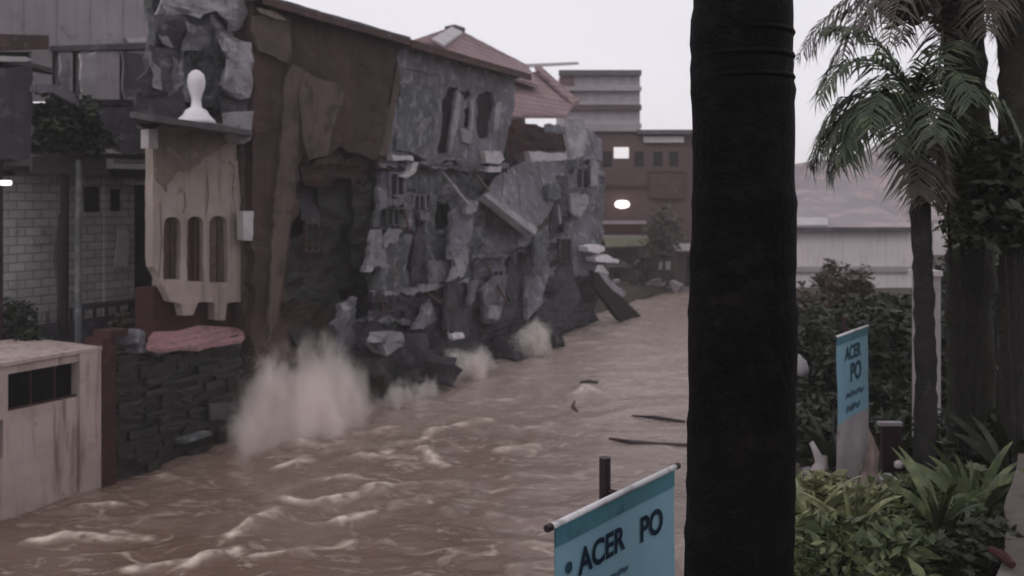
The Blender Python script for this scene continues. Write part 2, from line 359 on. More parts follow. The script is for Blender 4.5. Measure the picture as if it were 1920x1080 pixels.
# right bank: a low concrete river wall
mb = MB()
for i in range(12):
    y0 = 2 + i * 5; x0 = 3.85 + .28 * (y0 - 12); x1 = 3.85 + .28 * (y0 + 5 - 12)
    a = Vector((x0, y0, 0)); b = Vector((x1, y0 + 4.99, 0)); d = (b - a) / 2; nn_ = Vector((d.y, -d.x, 0)).normalized() * .15
    mb.box((a + b) / 2 + Vector((0, 0, -.4)), d, nn_, (0, 0, 2.3))
single('river_wall', mb, 'bankw', (3.85, 12, -2.5), 'low stained concrete wall along the right edge of the river', 'wall')

# ------------------------------------------------------------------ A  riverside garage wall, bottom left
r = thing('riverside_shed', PZ(90, 0), 'pale stained rendered shed standing in the flood at lower left with a long dark opening', 'shed')
zt = 2.93
def Zf(u, v, t=0): return PF(u, v, t).z
mb = MB()
mb.slab([PZ(-260, -1), PZ(192, -1), PZ(192, zt), PZ(-260, zt)], -N * .22, 0,
        [[PZ(15, 2.05), PZ(147, 2.05), PZ(147, 2.76), PZ(15, 2.76)], [PZ(-30, 1.2), PZ(6, 1.2), PZ(6, 1.92), PZ(-30, 1.92)]])
mb.build('wall', 'garage', r)
MB().sbox(-4.2, 2.22, zt, zt + .07, -.06, 2.6).build('terrace_slab', 'garage', r)
MB().fbox(150, 190, -1, zt - .002, -.05, .0).build('pilaster', 'garage', r)
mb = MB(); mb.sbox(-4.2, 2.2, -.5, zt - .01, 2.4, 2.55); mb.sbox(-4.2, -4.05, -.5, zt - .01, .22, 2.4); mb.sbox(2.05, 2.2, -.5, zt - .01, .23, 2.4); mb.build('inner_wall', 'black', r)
fr = MB(); 
for uu in (58, 103): fr.fbox(uu - 1.2, uu + 1.2, 2.05, 2.76, .06, .11)
fr.fbox(15, 147, 2.05, 2.09, .05, .12); fr.build('window_frame', 'maroon', r)

# ------------------------------------------------------------------ B  dark stone retaining wall with pink coping
r = thing('retaining_wall', PZ(330, 0), 'black green stacked stone retaining wall under a pink ledge', 'retaining wall')
mb = MB(); z = -1.0; s0 = (PZ(216, 0) - O).dot(D); s1 = (PZ(452, 0) - O).dot(D)
while z < 2.62:
    h = random.uniform(.13, .24); s = s0
    while s < s1 - .05:
        wd = min(random.uniform(.25, .8), s1 - s); tt = random.uniform(-.09, .1)
        mb.chunk(O + D * (s + wd / 2) - N * (tt + .2) + Vector((0, 0, z + h / 2)), wd * .5, .24, h * .52, Matrix.Rotation(math.atan2(D.y, D.x) + random.uniform(-.05, .05), 3, 'Z'), .07)
        s += wd
    z += h
mb.sbox(s0 + .1, s1 - .1, -1, 2.5, .3, .6)
mb.build('stone_face', 'darkstone', r)
mb = MB(); mb.fbox(193, 218, -1, 3.15, -.08, .5); mb.sbox(2.3, 2.75, 3.15, 3.3, -.14, .4); mb.build('corner_post', 'maroon', r)
mb = MB(); P = [PF(276, 650, -.3), PF(300, 655, -.35), PF(340, 650, -.35), PF(372, 652, -.33), PF(395, 645, -.3), PF(453, 637, -.3), PF(456, 618, .4), PF(440, 614, .4), (PF(374, 610, .4)), PF(350, 620, .4), PF(285, 622, .4)]
mb.slab(P, (0, 0, -.08), .05, step=.15); mb.crumple(.03, .25, 5); mb.build('coping_slab', 'pink', r)
single('loose_plank', MB().chunk(PF(363, 819, -.2), .42, .16, .045, Matrix.Rotation(math.atan2(D.y, D.x), 3, 'Z'), .04), 'mould', PF(363, 826, -.2), 'thin pale plank lodged low across the black stone wall', 'plank')
single('metal_plate', MB().slab([PF(393, 757, -.16), PF(442, 753, -.16), PF(440, 786, -.16), PF(396, 789, -.16)], -N * .06, .01), 'darktin', PF(418, 788, -.16), 'grey square metal plate fixed near the right end of the black stone wall', 'plate')
mb = MB()
for (u, v, a, b) in ((248, 632, .22, .16), (300, 655, .3, .12), (262, 652, .2, .1)): mb.chunk(PF(u, v, .1), a, .2, b)
single('rubble_heap', mb, 'conc', PF(262, 662, .1), 'small heap of grey rubble beside the left end of the pink ledge', 'rubble')

# ------------------------------------------------------------------ C  narrow beige house with three tall openings
T = .35
r = thing('narrow_house', PZ(370, 2.9, T), 'narrow beige house with three tall brown arched windows beside the tall brown wall', 'house')
def arch(u0, u1, v0, v1, lean=0):
    P = [(u0, v1), (u1, v1)]; c = (u0 + u1) / 2; rr = (u1 - u0) / 2
    for k in range(7): a = math.pi * k / 6; P.append((c + rr * math.cos(a) + lean, v0 + rr * .8 - rr * .8 * math.sin(a)))
    return P
holes = [arch(307, 338, 407, 524), arch(351, 381, 405, 528), arch(393, 427, 404, 530)]
mb = MB(); mb.plate([(287, 230), (456, 230), (457, 566), (426, 568), (422, 600), (404, 600), (402, 568), (372, 567), (362, 590), (345, 592), (340, 570), (322, 566), (287, 500)], T, .25, .02, holes)
mb.build('front_wall', 'beige', r)
for k, h in enumerate(holes):
    mb = MB(); mb.plate(h, T + .14, .05); o = mb.build('window_pane', ['rust', 'maroon', 'brownlite'][k], r)
    u0, u1 = h[0][0], h[1][0]; v1 = h[0][1]
    fb = MB(); Y_ = T + .1
    fb.fbox(u0, u0 + 3, Zf(u0, v1, T), Zf(u0, 412, T), T + .09, T + .14); fb.fbox((u0 + u1) / 2 - 1.5, (u0 + u1) / 2 + 1.5, Zf(u0, v1, T), Zf(u0, 412, T), T + .09, T + .14)
    fb.build('window_frame', 'rust', o)
mb = MB(); mb.fbox(288, 478, 2.6, Zf(370, 535, T), T + .28, T + .9); mb.build('base_wall', 'maroon', r)
mb = MB(); mb.fbox(300, 470, 3.0, 8.0, T + .95, T + 1.2); mb.build('rear_block', 'beige', r)
for k, P in enumerate([[(288, 246), (440, 250), (412, 280), (368, 308), (330, 330), (312, 362), (296, 340)], [(430, 300), (452, 296), (455, 380), (446, 404), (438, 350)]]):
    mb = MB(); mb.plate(P, T - .035, .033, .08, seed=k, step=.12); mb.build('render_patch', ['brownrender', 'beige'][k], r)  # thin ragged patches: browner at upper left, beige at right
for (u, v0, v1) in ((345, 360, 400), (388, 330, 402), (300, 380, 520)):
    MB().tube([PF(u, v0, T), PF(u + 3, (v0 + v1) / 2, T), PF(u - 2, v1, T)], .012, 4).build('crack', 'rust', r)
# canopy
zc = Zf(370, 240, T - 1.2)
mb = MB(); mb.slab([PZ(243, zc + .12, T - .9), PZ(290, zc + .02, T - 1.45), PZ(470, zc - .08, T - 1.45), PZ(474, zc + .05, T + 1.0), PZ(268, zc + .1, T + 1.0)], (0, 0, .13), .03)
mb.build('canopy', 'darktin', r)
mb = MB(); mb.plate([(448, 262), (474, 262), (476, 590), (457, 590), (456, 400)], T - .1, .3, .02); mb.build('corner_strip', 'brownlite', r)
mb = MB(); mb.plate([(437, 212), (476, 208), (470, 262), (455, 270), (440, 258)], T - .9, .35, .03); single('wall_box', mb, 'conclite', PF(455, 268, T - .7), 'pale upper box at the right end of the dark canopy', 'box')
mb = MB(); mb.plate([(455, 396), (476, 396), (475, 452), (457, 450)], T - .35, .22, .01); single('meter_box', mb, 'palemetal', PF(466, 452, T - .2), 'narrow pale box on the corner right of the three tall windows', 'box')
mb = MB(); mb.plate([(279, 242), (296, 242), (296, 278), (279, 278)], T - .3, .25, .01); single('vent_box', mb, 'palemetal', PF(287, 278, T - .2), 'small pale box under the left end of the dark canopy', 'box')
# white ornament on the canopy
base = PZ(368, zc + .13, T - .9); s_ = base.y / F
mb = MB(); mb.lathe(base, [(36 * s_, 0), (33 * s_, 7 * s_), (24 * s_, 16 * s_), (19 * s_, 25 * s_), (10 * s_, 30 * s_), (8.5 * s_, 44 * s_), (11 * s_, 55 * s_), (15.5 * s_, 68 * s_), (16.5 * s_, 80 * s_), (14 * s_, 92 * s_), (7 * s_, 99 * s_), (1 * s_, 101 * s_)], 24)
single('roof_urn', mb, 'white', base, 'white long necked urn standing on a spreading foot on the dark canopy', 'ornament', smooth=True)

# ------------------------------------------------------------------ D  grey block house, left middle
T = 4.0
r = thing('block_house', PZ(150, 1.0, T), 'low grey block house with two small dark windows behind the rendered shed', 'house')
holes = [[(157, 398), (192, 398), (192, 350), (157, 350)], [(207, 396), (230, 396), (230, 354), (207, 354)]]
mb = MB(); mb.plate([(-40, 330), (252, 330), (252, 660), (-40, 660)], T, .25, 0, holes); mb.build('wall', 'block', r)
for h in holes:
    o = MB().plate(h, T + .12, .04).build('window', 'glass', r)
MB().plate([(250, 346), (285, 346), (285, 640), (250, 640)], T + .3, .1).build('door', 'black', r)
mb = MB(); mb.plate([(196, 330), (204, 330), (204, 650), (196, 650)], T - .06, .06); mb.plate([(60, 452), (108, 448), (108, 456), (60, 460)], T - .05, .05); mb.build('pilaster', 'block', r)
mb = MB(); z = Zf(150, 328, T)
mb.slab([PZ(-60, z + .05, T - .5), PZ(288, z, T - .5), PZ(292, z + .5, T + 2.5), PZ(-60, z + .5, T + 2.5)], (0, 0, .1), .03); mb.build('roof', 'darktin', r)
mb = MB(); mb.plate([(212, 298), (291, 300), (291, 309), (214, 307)], T - .6, .06, .01); mb.plate([(90, 285), (182, 287), (182, 297), (110, 298)], T - .65, .06, .01); mb.plate([(236, 337), (286, 340), (286, 347), (238, 345)], T - .6, .06, .01); mb.build('fascia', 'palemetal', r)
mb = MB(); mb.plate([(206, 316), (288, 318), (288, 336), (206, 334)], T - .9, .1); mb.build('gutter', 'black', r)
for k, (P, t, m_) in enumerate([([(186, 206), (286, 200), (290, 284), (240, 290), (196, 268)], -1.2, 'conc'), ([(150, 100), (182, 98), (180, 184), (152, 184)], -.6, 'palemetal'), ([(112, 104), (134, 104), (134, 186), (114, 184)], -.6, 'conclite'),
        ([(228, 96), (290, 100), (296, 182), (262, 176), (236, 184)], -.9, 'conc'), ([(0, 128), (60, 126), (56, 300), (0, 300)], -1.6, 'concdark'), ([(60, 292), (200, 292), (200, 326), (60, 322)], -1.1, 'darktin')]):
    mb = MB(); mb.plate(P, T + t, .08, .04, seed=k); mb.crumple(.02, .5, k); mb.build('patched_sheet', m_, r)
# white cloth, dark post, pipe
mb = MB(); mb.plate([(222, 432), (238, 428), (243, 460), (241, 501), (215, 501), (218, 470)], T - .25, .03, .02); single('hanging_cloth', mb, 'palemetal', PF(229, 501, T - .25), 'pale hanging cloth on the grey block wall right of the windows', 'cloth')
mb = MB(); mb.tube([PF(u, v, T - .6) for u, v in ((113, 660), (114, 560), (112, 480), (116, 440), (112, 400))], [.09, .1, .12, .15, .03], 8, wob=.5); single('garden_post', mb, 'concdark', PF(113, 660, T - .6), 'short dark knobbly post in front of the grey block wall', 'post')
mb = MB(); mb.tube([PF(147, 655, 1.8), PF(147, 500, 1.8), PF(148, 300, 1.8)], [.075, .07, .06], 10); single('pipe_pole', mb, 'mould', PF(147, 655, 1.8), 'slim grey pole rising from the shed terrace to the eaves', 'pole')
mb = MB(); mb.fbox(-30, 285, Zf(150, 640, 3), Zf(150, 600, 3), 3.0, 3.15); mb.fbox(150, 280, Zf(200, 576, 3), Zf(200, 566, 3), 2.95, 3.15)
for uu in range(-20, 285, 22): mb.fbox(uu, uu + 3, Zf(150, 602, 3), Zf(200, 570, 3), 3.02, 3.1)
single('low_parapet', mb, 'concdark', PF(130, 640, 3), 'dark low parapet with a railing in front of the grey block house', 'parapet')
mb = MB(); mb.tube([PX(2, 343, 17.5), PX(20, 343, 17.5)], .05, 12); single('tube_lamp', mb, 'lamp', PX(10, 343, 17.5), 'small lit white lamp at the far left edge', 'lamp')

# ------------------------------------------------------------------ E  open shack and thatch, far left
T = 2.6
r = thing('open_shack', PZ(20, 2.9, T), 'dark open shack with a pale edged tin roof at the upper left edge', 'shack')
z = Zf(10, 122, T)
mb = MB(); mb.slab([PZ(-120, z + .05, T), PZ(60, z + .02, T - .1), PZ(98, z - .02, T), PZ(98, z + .3, T + 2.4), PZ(-120, z + .4, T + 2.4)], (0, 0, .1), .02); mb.build('roof', 'darktin', r)
mb = MB(); mb.plate([(-60, 104), (48, 106), (62, 112), (48, 116), (-60, 113)], T - .12, .06, .01); mb.build('roof_edge', 'palemetal', r)
mb = MB()
for uu in (-40, 2): mb.fbox(uu - 4, uu + 4, 2.9, z, T + .1, T + .25)
mb.build('post', 'post', r)
mb = MB(); mb.plate([(-90, 125), (30, 125), (30, 330), (-90, 330)], T + 1.9, .1); mb.build('back_wall', 'concdark', r)
mb = MB(); mb.plate([(28, 215), (48, 222), (66, 240), (60, 258), (40, 250)], T - .1, .08, .03); mb.plate([(60, 160), (100, 158), (140, 176), (160, 210), (128, 190), (98, 172), (60, 172)], T - .3, .08, .03); mb.build('roof_board', 'conc', r)

def leaf_blob(mb, c, rx, ry, rz, n, size, gap=.0, seed=0, flat=0):
    """leaf-sized faces clumped through the volume of an uneven crown"""
    c = Vector(c); rnd = random.Random(seed); k = 0; tries = 0
    while k < n and tries < n * 12:
        tries += 1
        d = Vector((rnd.gauss(0, 1), rnd.gauss(0, 1), rnd.gauss(0, 1))).normalized()
        rr = rnd.random() ** .4
        lump = 1 + .45 * noise.noise(d * 1.8 + Vector((seed, 0, 0)))
        q = Vector((d.x * rx, d.y * ry, d.z * rz)) * rr * lump
        if noise.noise((c + q) * (1.6 / max(rx, .3)) * 1.6 + Vector((seed, 5, 0))) < gap - .12: continue
        a = Vector((rnd.gauss(0, 1), rnd.gauss(0, 1), rnd.gauss(0, .6))).normalized(); b = a.cross(Vector((rnd.gauss(0, 1), rnd.gauss(0, 1), rnd.gauss(0, 1)))).normalized()
        s = size * rnd.uniform(.35, 1.2) * (1.7 if rnd.random() < .12 else 1); p = c + q
        mb.add([p - a * s, p + b * s * .38, p + a * s, p - b * s * .38], [(0, 1, 2, 3)]); k += 1
    return mb
mb = MB(); T = 3.0
leaf_blob(mb, PF(110, 232, T), 1.0, .8, .72, 2600, .11, 0, 3); leaf_blob(mb, PF(165, 262, T), .62, .6, .38, 1200, .1, 0, 4)
r = thing('olive_tree', PZ(120, 2.9, T), 'dark olive bushy tree crown above the block house roof', 'tree')
mb.build('crown', 'leafd', r)
MB().tube([PZ(118, 2.9, T), PF(122, 300, T), PF(118, 240, T)], [.13, .1, .05], 8).build('trunk', 'bark', r)

# ------------------------------------------------------------------ F  big grey warehouse upper left
T = 8.5
r = thing('grey_warehouse', PZ(150, 1.0, T), 'large grey sheet clad building filling the upper left corner', 'building')
mb = MB(); mb.plate([(-150, -90), (330, -90), (330, 90), (100, 90), (95, 97), (-150, 97)], T, .3); mb.build('upper_wall', 'greytin', r)
mb = MB()
for uu in range(-140, 330, 62): mb.plate([(uu, -90), (uu + 2.4, -90), (uu + 2.4, 88), (uu, 88)], T - .03, .03)
mb.build('cladding_rib', 'greytin', r)
mb = MB(); mb.plate([(-150, 60), (92, 66), (92, 92), (-150, 100)], T - .9, .1); mb.build('rust_panel', 'rust', r).hide_render = False
mb = MB(); mb.plate([(100, 86), (330, 78), (330, 90), (100, 96)], T - .15, .14); mb.build('ledge', 'darktin', r)
mb = MB(); mb.plate([(-150, 40), (330, 40), (330, 190), (-150, 190)], T + .5, .1); mb.build('recessed_wall', 'darktin', r)
for (a, b) in ((60, 98), (110, 136), (150, 172), (174, 224), (240, 286)):
    MB().plate([(a, 96), (b, 96), (b, 188), (a, 188)], T - .05, .2).build('panel', 'greytin', r)
MB().plate([(140, 186), (330, 187), (330, 197), (140, 197)], T - .4, .6).build('floor_slab', 'black', r)
mb = MB(); mb.plate([(-150, 190), (330, 197), (330, 420), (-150, 420)], T + .4, .2); mb.build('lower_wall', 'concdark', r)
MB().plate([(186, 199), (292, 199), (292, 288), (192, 288)], T, .2, .02).build('panel', 'block', r)
mb = MB(); mb.plate([(236, 72), (276, 70), (280, 78), (242, 80)], T - .7, .2, .01); mb.build('ledge_flashing', 'palemetal', r)

# ------------------------------------------------------------------ G  torn grey sheets above the canopy
T = -.6
r = thing('torn_tower', PZ(380, 2.9, T + 1.6), 'ragged torn grey upper storey above the dark canopy and white urn', 'tower')
mb = MB(); mb.plate([(292, -60), (480, -60), (478, 240), (275, 240), (285, 110)], T + 1.5, .3, .12); mb.build('back_wall', 'mould', r)
sheets = [([(295, -60), (480, -60), (470, 30), (430, 60), (405, 20), (372, 38), (345, 30), (296, 28)], 1.2, 'conclite'),
 ([(292, 28), (345, 32), (352, 60), (330, 98), (300, 92), (290, 60)], 1.3, 'concdark'), ([(300, 45), (330, 48), (326, 88), (304, 82)], 1.1, 'conc'),
 ([(345, 40), (392, 45), (398, 85), (372, 92), (340, 96)], 1.1, 'conc'), ([(395, 30), (430, 62), (450, 120), (432, 178), (415, 160), (420, 100)], .8, 'conc'),
 ([(405, 60), (470, 80), (478, 182), (440, 184), (425, 165), (430, 110)], .6, 'conclite'), ([(285, 85), (330, 100), (318, 168), (300, 178), (270, 180), (262, 150), (285, 120)], 1.0, 'concdark'),
 ([(322, 105), (345, 110), (340, 172), (320, 180)], .9, 'conc'), ([(275, 95), (300, 130), (310, 170), (285, 165)], .8, 'conclite'),
 ([(345, 95), (400, 92), (424, 140), (415, 205), (395, 200), (350, 190), (340, 150)], 1.5, 'mould'), ([(262, 175), (345, 170), (352, 235), (268, 236)], 1.2, 'concdark'),
 ([(415, 180), (476, 186), (474, 226), (420, 222)], 1.0, 'concdark'), ([(418, 62), (436, 70), (430, 110), (416, 96)], .4, 'conclite')]
for k, (P, t, m_) in enumerate(sheets):
    mb = MB(); th = -N * .06 + D * random.uniform(-.03, .03)
    pts = [PF(u, v, T + t * .8 + .25 * noise.noise(Vector((u * .02, v * .02, k)))) for u, v in P]
    mb.slab(pts, th, .1, seed=k); mb.crumple(.1, .25, k); mb.build('torn_sheet', m_, r)

# ------------------------------------------------------------------ H  tall brown house, its river wall torn open below
def ZR(u, t=0, z=11.1): return HZ - (z - CAMZ) * F / YF(u, t)
r = thing('brown_house', PZ(600, 0), 'tall dark brown walled house torn open at the bottom right beside the beige house', 'house')
mb = MB()
mb.plate([(474, ZR(474)), (745, ZR(745)), (742, 118), (736, 160), (722, 230), (709, 296), (690, 292), (655, 286), (640, 272), (610, 290), (590, 276), (562, 300), (556, 350), (560, 400),
          (545, 440), (532, 520), (524, 590), (540, 660), (545, 720), (474, 760)], 0, .28, .09); mb.crumple(.045, .5); mb.build('river_wall_face', 'brown', r)
mb = MB(); mb.plate([(572, 132), (600, 148), (638, 158), (645, 186), (628, 230), (612, 290), (580, 300), (568, 250), (560, 180)], -.12, .1, .05)
mb.plate([(478, 30), (508, 18), (545, 34), (548, 100), (540, 118), (486, 96), (474, 60)], -.1, .1, .04); mb.build('torn_plaster', 'brownlite', r)
mb = MB(); mb.plate([(484, 14), (512, 20), (538, 38), (520, 36), (490, 24)], -.2, .08, .02); mb.build('broken_ledge', 'beige', r)
mb = MB(); mb.plate([(548, 120), (572, 132), (562, 200), (556, 300), (545, 420), (530, 520), (520, 600), (504, 640), (512, 420), (528, 250), (534, 150)], -.08, .1, .05); mb.build('plaster_strip', 'brownlite', r)
sA = (PZ(474, 0) - O).dot(D); sB = (PZ(745, 0) - O).dot(D)
mb = MB(); mb.sbox(sA, sA + .25, -1, 11.0, .3, 3.0); mb.build('side_wall', 'brown', r)
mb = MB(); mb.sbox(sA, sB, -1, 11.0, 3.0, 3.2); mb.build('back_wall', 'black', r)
for z_ in (3.6, 7.2):
    mb = MB(); mb.slab([O + D * (sA + .26) - N * .35 + Vector((0, 0, z_)), O + D * (sB - .1) - N * (.9 if z_ > 5 else 1.8) + Vector((0, 0, z_ - .15)), O + D * (sB - .1) - N * 2.95 + Vector((0, 0, z_)), O + D * (sA + .26) - N * 2.95 + Vector((0, 0, z_))], (0, 0, .22), .12)
    mb.build('floor_slab', 'concdark', r)
for (u, v, t, a) in ((590, 460, 1.8, .2), (650, 440, 2.5, .22), (690, 420, 1.3, .18)):
    MB().slab([PZ(u - 6, -1, t), PZ(u + 8, -1, t), PZ(u + 6, 7.1, t), PZ(u - 7, 7.1, t)], -N * .3, .05).build('column', 'concdark', r)
# things hanging in the dark gap
for k, (P, t, m_) in enumerate([([(556, 300), (620, 290), (700, 305), (705, 335), (680, 350), (640, 330), (600, 350), (560, 340)], .5, 'rust'),
     ([(560, 345), (600, 352), (595, 420), (560, 410)], .9, 'concdark'), ([(600, 350), (655, 335), (690, 400), (670, 520), (620, 560), (590, 470)], 1.0, 'darkstone'),
     ([(540, 450), (600, 430), (640, 560), (655, 640), (560, 650), (530, 600)], .7, 'darkstone'), ([(500, 600), (560, 560), (640, 600), (650, 700), (560, 720)], .3, 'brown'),
     ([(636, 566), (668, 560), (664, 640), (640, 670), (632, 610)], .1, 'conc'), ([(655, 350), (702, 340), (705, 470), (690, 540), (660, 500)], .6, 'darkstone')]):
    mb = MB(); mb.slab([PF(u, v, t + .7 * noise.noise(Vector((u * .015, v * .015, k + 20)))) for u, v in P], -N * .14, .14, seed=k); mb.crumple(.1, .4, k); mb.build('wall_fragment', m_, r)
# roof: rusty tin with a dark eave, low slope up and away
def roofq(r, ua, ub, z0, m_, dz=.5, dep=7, over=.45):
    a = (PZ(ua, 0) - O).dot(D); b = (PZ(ub, 0) - O).dot(D)
    A = O + D * a + N * over + Vector((0, 0, z0)); B = O + D * b + N * over + Vector((0, 0, z0))
    MB().slab([A, B, B - N * (dep + over) + Vector((0, 0, dz)), A - N * (dep + over) + Vector((0, 0, dz))], (0, 0, .09), .03).build('roof', m_, r)
    MB().slab([A - Vector((0, 0, .16)), B - Vector((0, 0, .16)), B + Vector((0, 0, .0)), A + Vector((0, 0, .0))], -N * .05, .012).build('fascia', 'rust', r)
roofq(r, 470, 748, 11.12, 'darktin', -.2, 3.3)

# ------------------------------------------------------------------ I  grey concrete house collapsing
r = thing('collapsing_house', PZ(880, 0), 'grey concrete house collapsing into the river with a ragged front and broken floors', 'house')
mb = MB(); holes = [[(838, 166), (858, 164), (848, 230), (840, 284), (820, 290), (828, 230)], [(862, 172), (880, 166), (884, 178), (872, 190)], [(870, 205), (879, 200), (884, 235), (874, 242)],
                    [(896, 178), (924, 172), (926, 200), (916, 256), (900, 258), (893, 236)]]
mb.plate([(748, ZR(748) + 3), (966, ZR(966) + 3), (962, 200), (950, 262), (944, 300), (915, 292), (888, 318), (850, 300), (812, 305), (785, 290), (760, 296), (716, 292), (722, 250), (738, 180), (744, 110)], .1, .28, .08, holes); mb.crumple(.05, .45)
mb.build('upper_wall', 'conc', r)
MB().plate([(745, 112), (752, 150), (742, 200), (728, 292), (712, 292), (722, 240), (737, 165)], .02, .1, .02).build('torn_edge', 'brownlite', r)
MB().plate([(752, 158), (812, 160), (822, 200), (812, 262), (780, 286), (742, 280), (746, 220)], .03, .08, .03).build('pale_panel', 'mould', r)
for k, P in enumerate([[(858, 175), (864, 176), (862, 220), (852, 262), (844, 288), (846, 250)], [(882, 190), (890, 182), (888, 240), (878, 258), (884, 215)], [(864, 240), (886, 248), (884, 272), (868, 266)], [(930, 195), (942, 190), (936, 235), (926, 250)]]):
    MB().plate(P, .0, .1, .03, seed=k).build('plaster_patch', 'conclite', r)
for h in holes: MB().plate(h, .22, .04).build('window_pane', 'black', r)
sA = (PZ(748, 0) - O).dot(D); sB = (PZ(968, 0) - O).dot(D); sC = (PZ(1090, 0) - O).dot(D)
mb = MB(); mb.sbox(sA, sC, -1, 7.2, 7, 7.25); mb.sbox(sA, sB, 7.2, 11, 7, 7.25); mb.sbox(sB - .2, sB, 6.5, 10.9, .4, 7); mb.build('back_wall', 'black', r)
roofq(r, 750, 978, 11.06, 'rust', -.3)
for z_, fr_ in ((7.15, .25), (3.5, .8)):
    a, b = O + D * sA, O + D * (sB if z_ > 6 else sC)
    MB().slab([a - N * fr_ + Vector((0, 0, z_)), b - N * (fr_ + .5) + Vector((0, 0, z_ - .3)), b - N * 6.9 + Vector((0, 0, z_)), a - N * 6.9 + Vector((0, 0, z_))], (0, 0, .24), .15).build('floor_slab', 'concdark', r)
# middle storey: hanging walls, columns, pieces (u,v polygons with setback)
frag = [
 ([(712, 296), (764, 300), (762, 318), (712, 316)], .2, 'rust'), ([(714, 320), (732, 318), (728, 390), (712, 396)], .05, 'conc'), ([(728, 372), (762, 368), (762, 384), (726, 386)], .1, 'conc'),
 ([(724, 388), (760, 386), (764, 426), (716, 430), (704, 414)], .3, 'mould'), ([(704, 396), (718, 392), (714, 420), (700, 428)], .0, 'mould'),
 ([(700, 432), (716, 430), (720, 460), (722, 500), (692, 504), (694, 470)], -.2, 'conclite'), ([(734, 430), (754, 430), (744, 452), (724, 466), (722, 456)], -.3, 'conclite'),
 ([(724, 462), (756, 436), (772, 440), (764, 490), (760, 540), (700, 548), (712, 506)], -.1, 'mould'), ([(688, 496), (700, 498), (696, 510), (682, 508)], -.3, 'conclite'),
 ([(762, 330), (812, 340), (806, 360), (776, 366), (772, 430), (758, 420), (752, 350)], .4, 'conc'), ([(776, 360), (800, 366), (794, 440), (772, 452), (766, 420)], 1.6, 'black'),
 ([(776, 446), (798, 420), (800, 470), (786, 506), (812, 540), (764, 546), (770, 500)], .2, 'concdark'), ([(786, 396), (804, 398), (804, 416), (790, 414)], .0, 'conc'),
 ([(812, 345), (850, 330), (868, 380), (862, 440), (842, 480), (852, 530), (806, 528), (818, 440)], 1.0, 'concdark'),
 ([(848, 400), (866, 376), (896, 376), (890, 420), (880, 452), (862, 480), (846, 486), (844, 440)], -.1, 'conc'), ([(848, 470), (874, 450), (884, 470), (866, 520), (844, 528), (856, 500)], -.2, 'conclite'),
 ([(872, 378), (896, 378), (894, 398), (874, 400)], -.25, 'conclite'), ([(800, 490), (850, 486), (846, 528), (806, 534)], .1, 'conc'),
 ([(890, 372), (910, 378), (1000, 440), (986, 462), (930, 476), (884, 474), (888, 420)], .5, 'conc'),
 ([(700, 548), (770, 545), (850, 530), (884, 524), (884, 545), (800, 565), (700, 566)], .35, 'concdark'),
 ([(716, 566), (752, 566), (746, 620), (714, 626)], .5, 'concdark'), ([(640, 560), (668, 566), (662, 606), (640, 606)], -.1, 'mould'),
 ([(800, 560), (836, 556), (816, 600), (790, 620), (778, 618)], .1, 'conc'), ([(836, 530), (884, 524), (882, 600), (872, 630), (836, 616)], .1, 'concdark'),
 ([(884, 528), (898, 526), (894, 560), (884, 572)], -.1, 'conc'), ([(904, 545), (930, 520), (952, 514), (948, 560), (938, 600), (910, 606), (912, 575)], -.2, 'conc'),
 ([(914, 572), (944, 574), (938, 596), (916, 598)], -.35, 'conclite'), ([(952, 490), (980, 470), (1000, 500), (990, 580), (960, 590), (948, 540)], .4, 'concdark'),
 ([(985, 500), (1014, 470), (1030, 500), (1016, 570), (990, 600)], .0, 'conc'), ([(1010, 440), (1044, 430), (1050, 520), (1020, 560), (1006, 500)], .5, 'concdark'),
 ([(1000, 444), (1030, 420), (1028, 442), (1022, 490), (1006, 520), (1000, 480)], -.2, 'mould'), ([(1030, 500), (1070, 480), (1090, 560), (1060, 606), (1020, 600)], .3, 'concdark'),
 ([(1044, 330), (1066, 328), (1062, 380), (1052, 420), (1030, 440), (1036, 380)], .3, 'concdark'), ([(1024, 348), (1046, 342), (1050, 372), (1026, 376)], -.1, 'mould'),
 ([(1062, 300), (1120, 296), (1134, 330), (1130, 420), (1124, 470), (1100, 440), (1080, 420), (1070, 380)], .6, 'mould'),
 ([(1070, 364), (1104, 366), (1106, 380), (1084, 410), (1074, 400)], .2, 'conclite'), ([(1080, 380), (1112, 420), (1118, 470), (1100, 520), (1060, 520), (1048, 470), (1066, 430)], .3, 'conc'),
 ([(1060, 510), (1110, 480), (1124, 560), (1100, 606), (1064, 606)], .5, 'concdark'), ([(1112, 300), (1124, 306), (1122, 350), (1112, 350)], .1, 'conclite'),
 ([(1064, 222), (1098, 226), (1100, 262), (1094, 292), (1072, 300), (1064, 262)], .4, 'conclite'), ([(1098, 240), (1130, 262), (1128, 300), (1098, 300)], .8, 'conc'),
 ([(946, 218), (1062, 250), (1062, 282), (990, 284), (946, 292)], 2.2, 'maroon'), ([(1026, 232), (1060, 238), (1060, 250), (1026, 248)], .6, 'conc'),
 ([(640, 605), (700, 590), (720, 640), (700, 700), (660, 690), (636, 650)], .3, 'concdark'), ([(700, 620), (780, 600), (830, 620), (820, 700), (740, 720), (700, 690)], .6, 'darkstone'),
 ([(830, 620), (960, 590), (1000, 600), (960, 660), (860, 670), (830, 680)], .5, 'concdark'), ([(1000, 590), (1100, 590), (1110, 625), (1030, 650), (990, 640)], .4, 'concdark'),
]
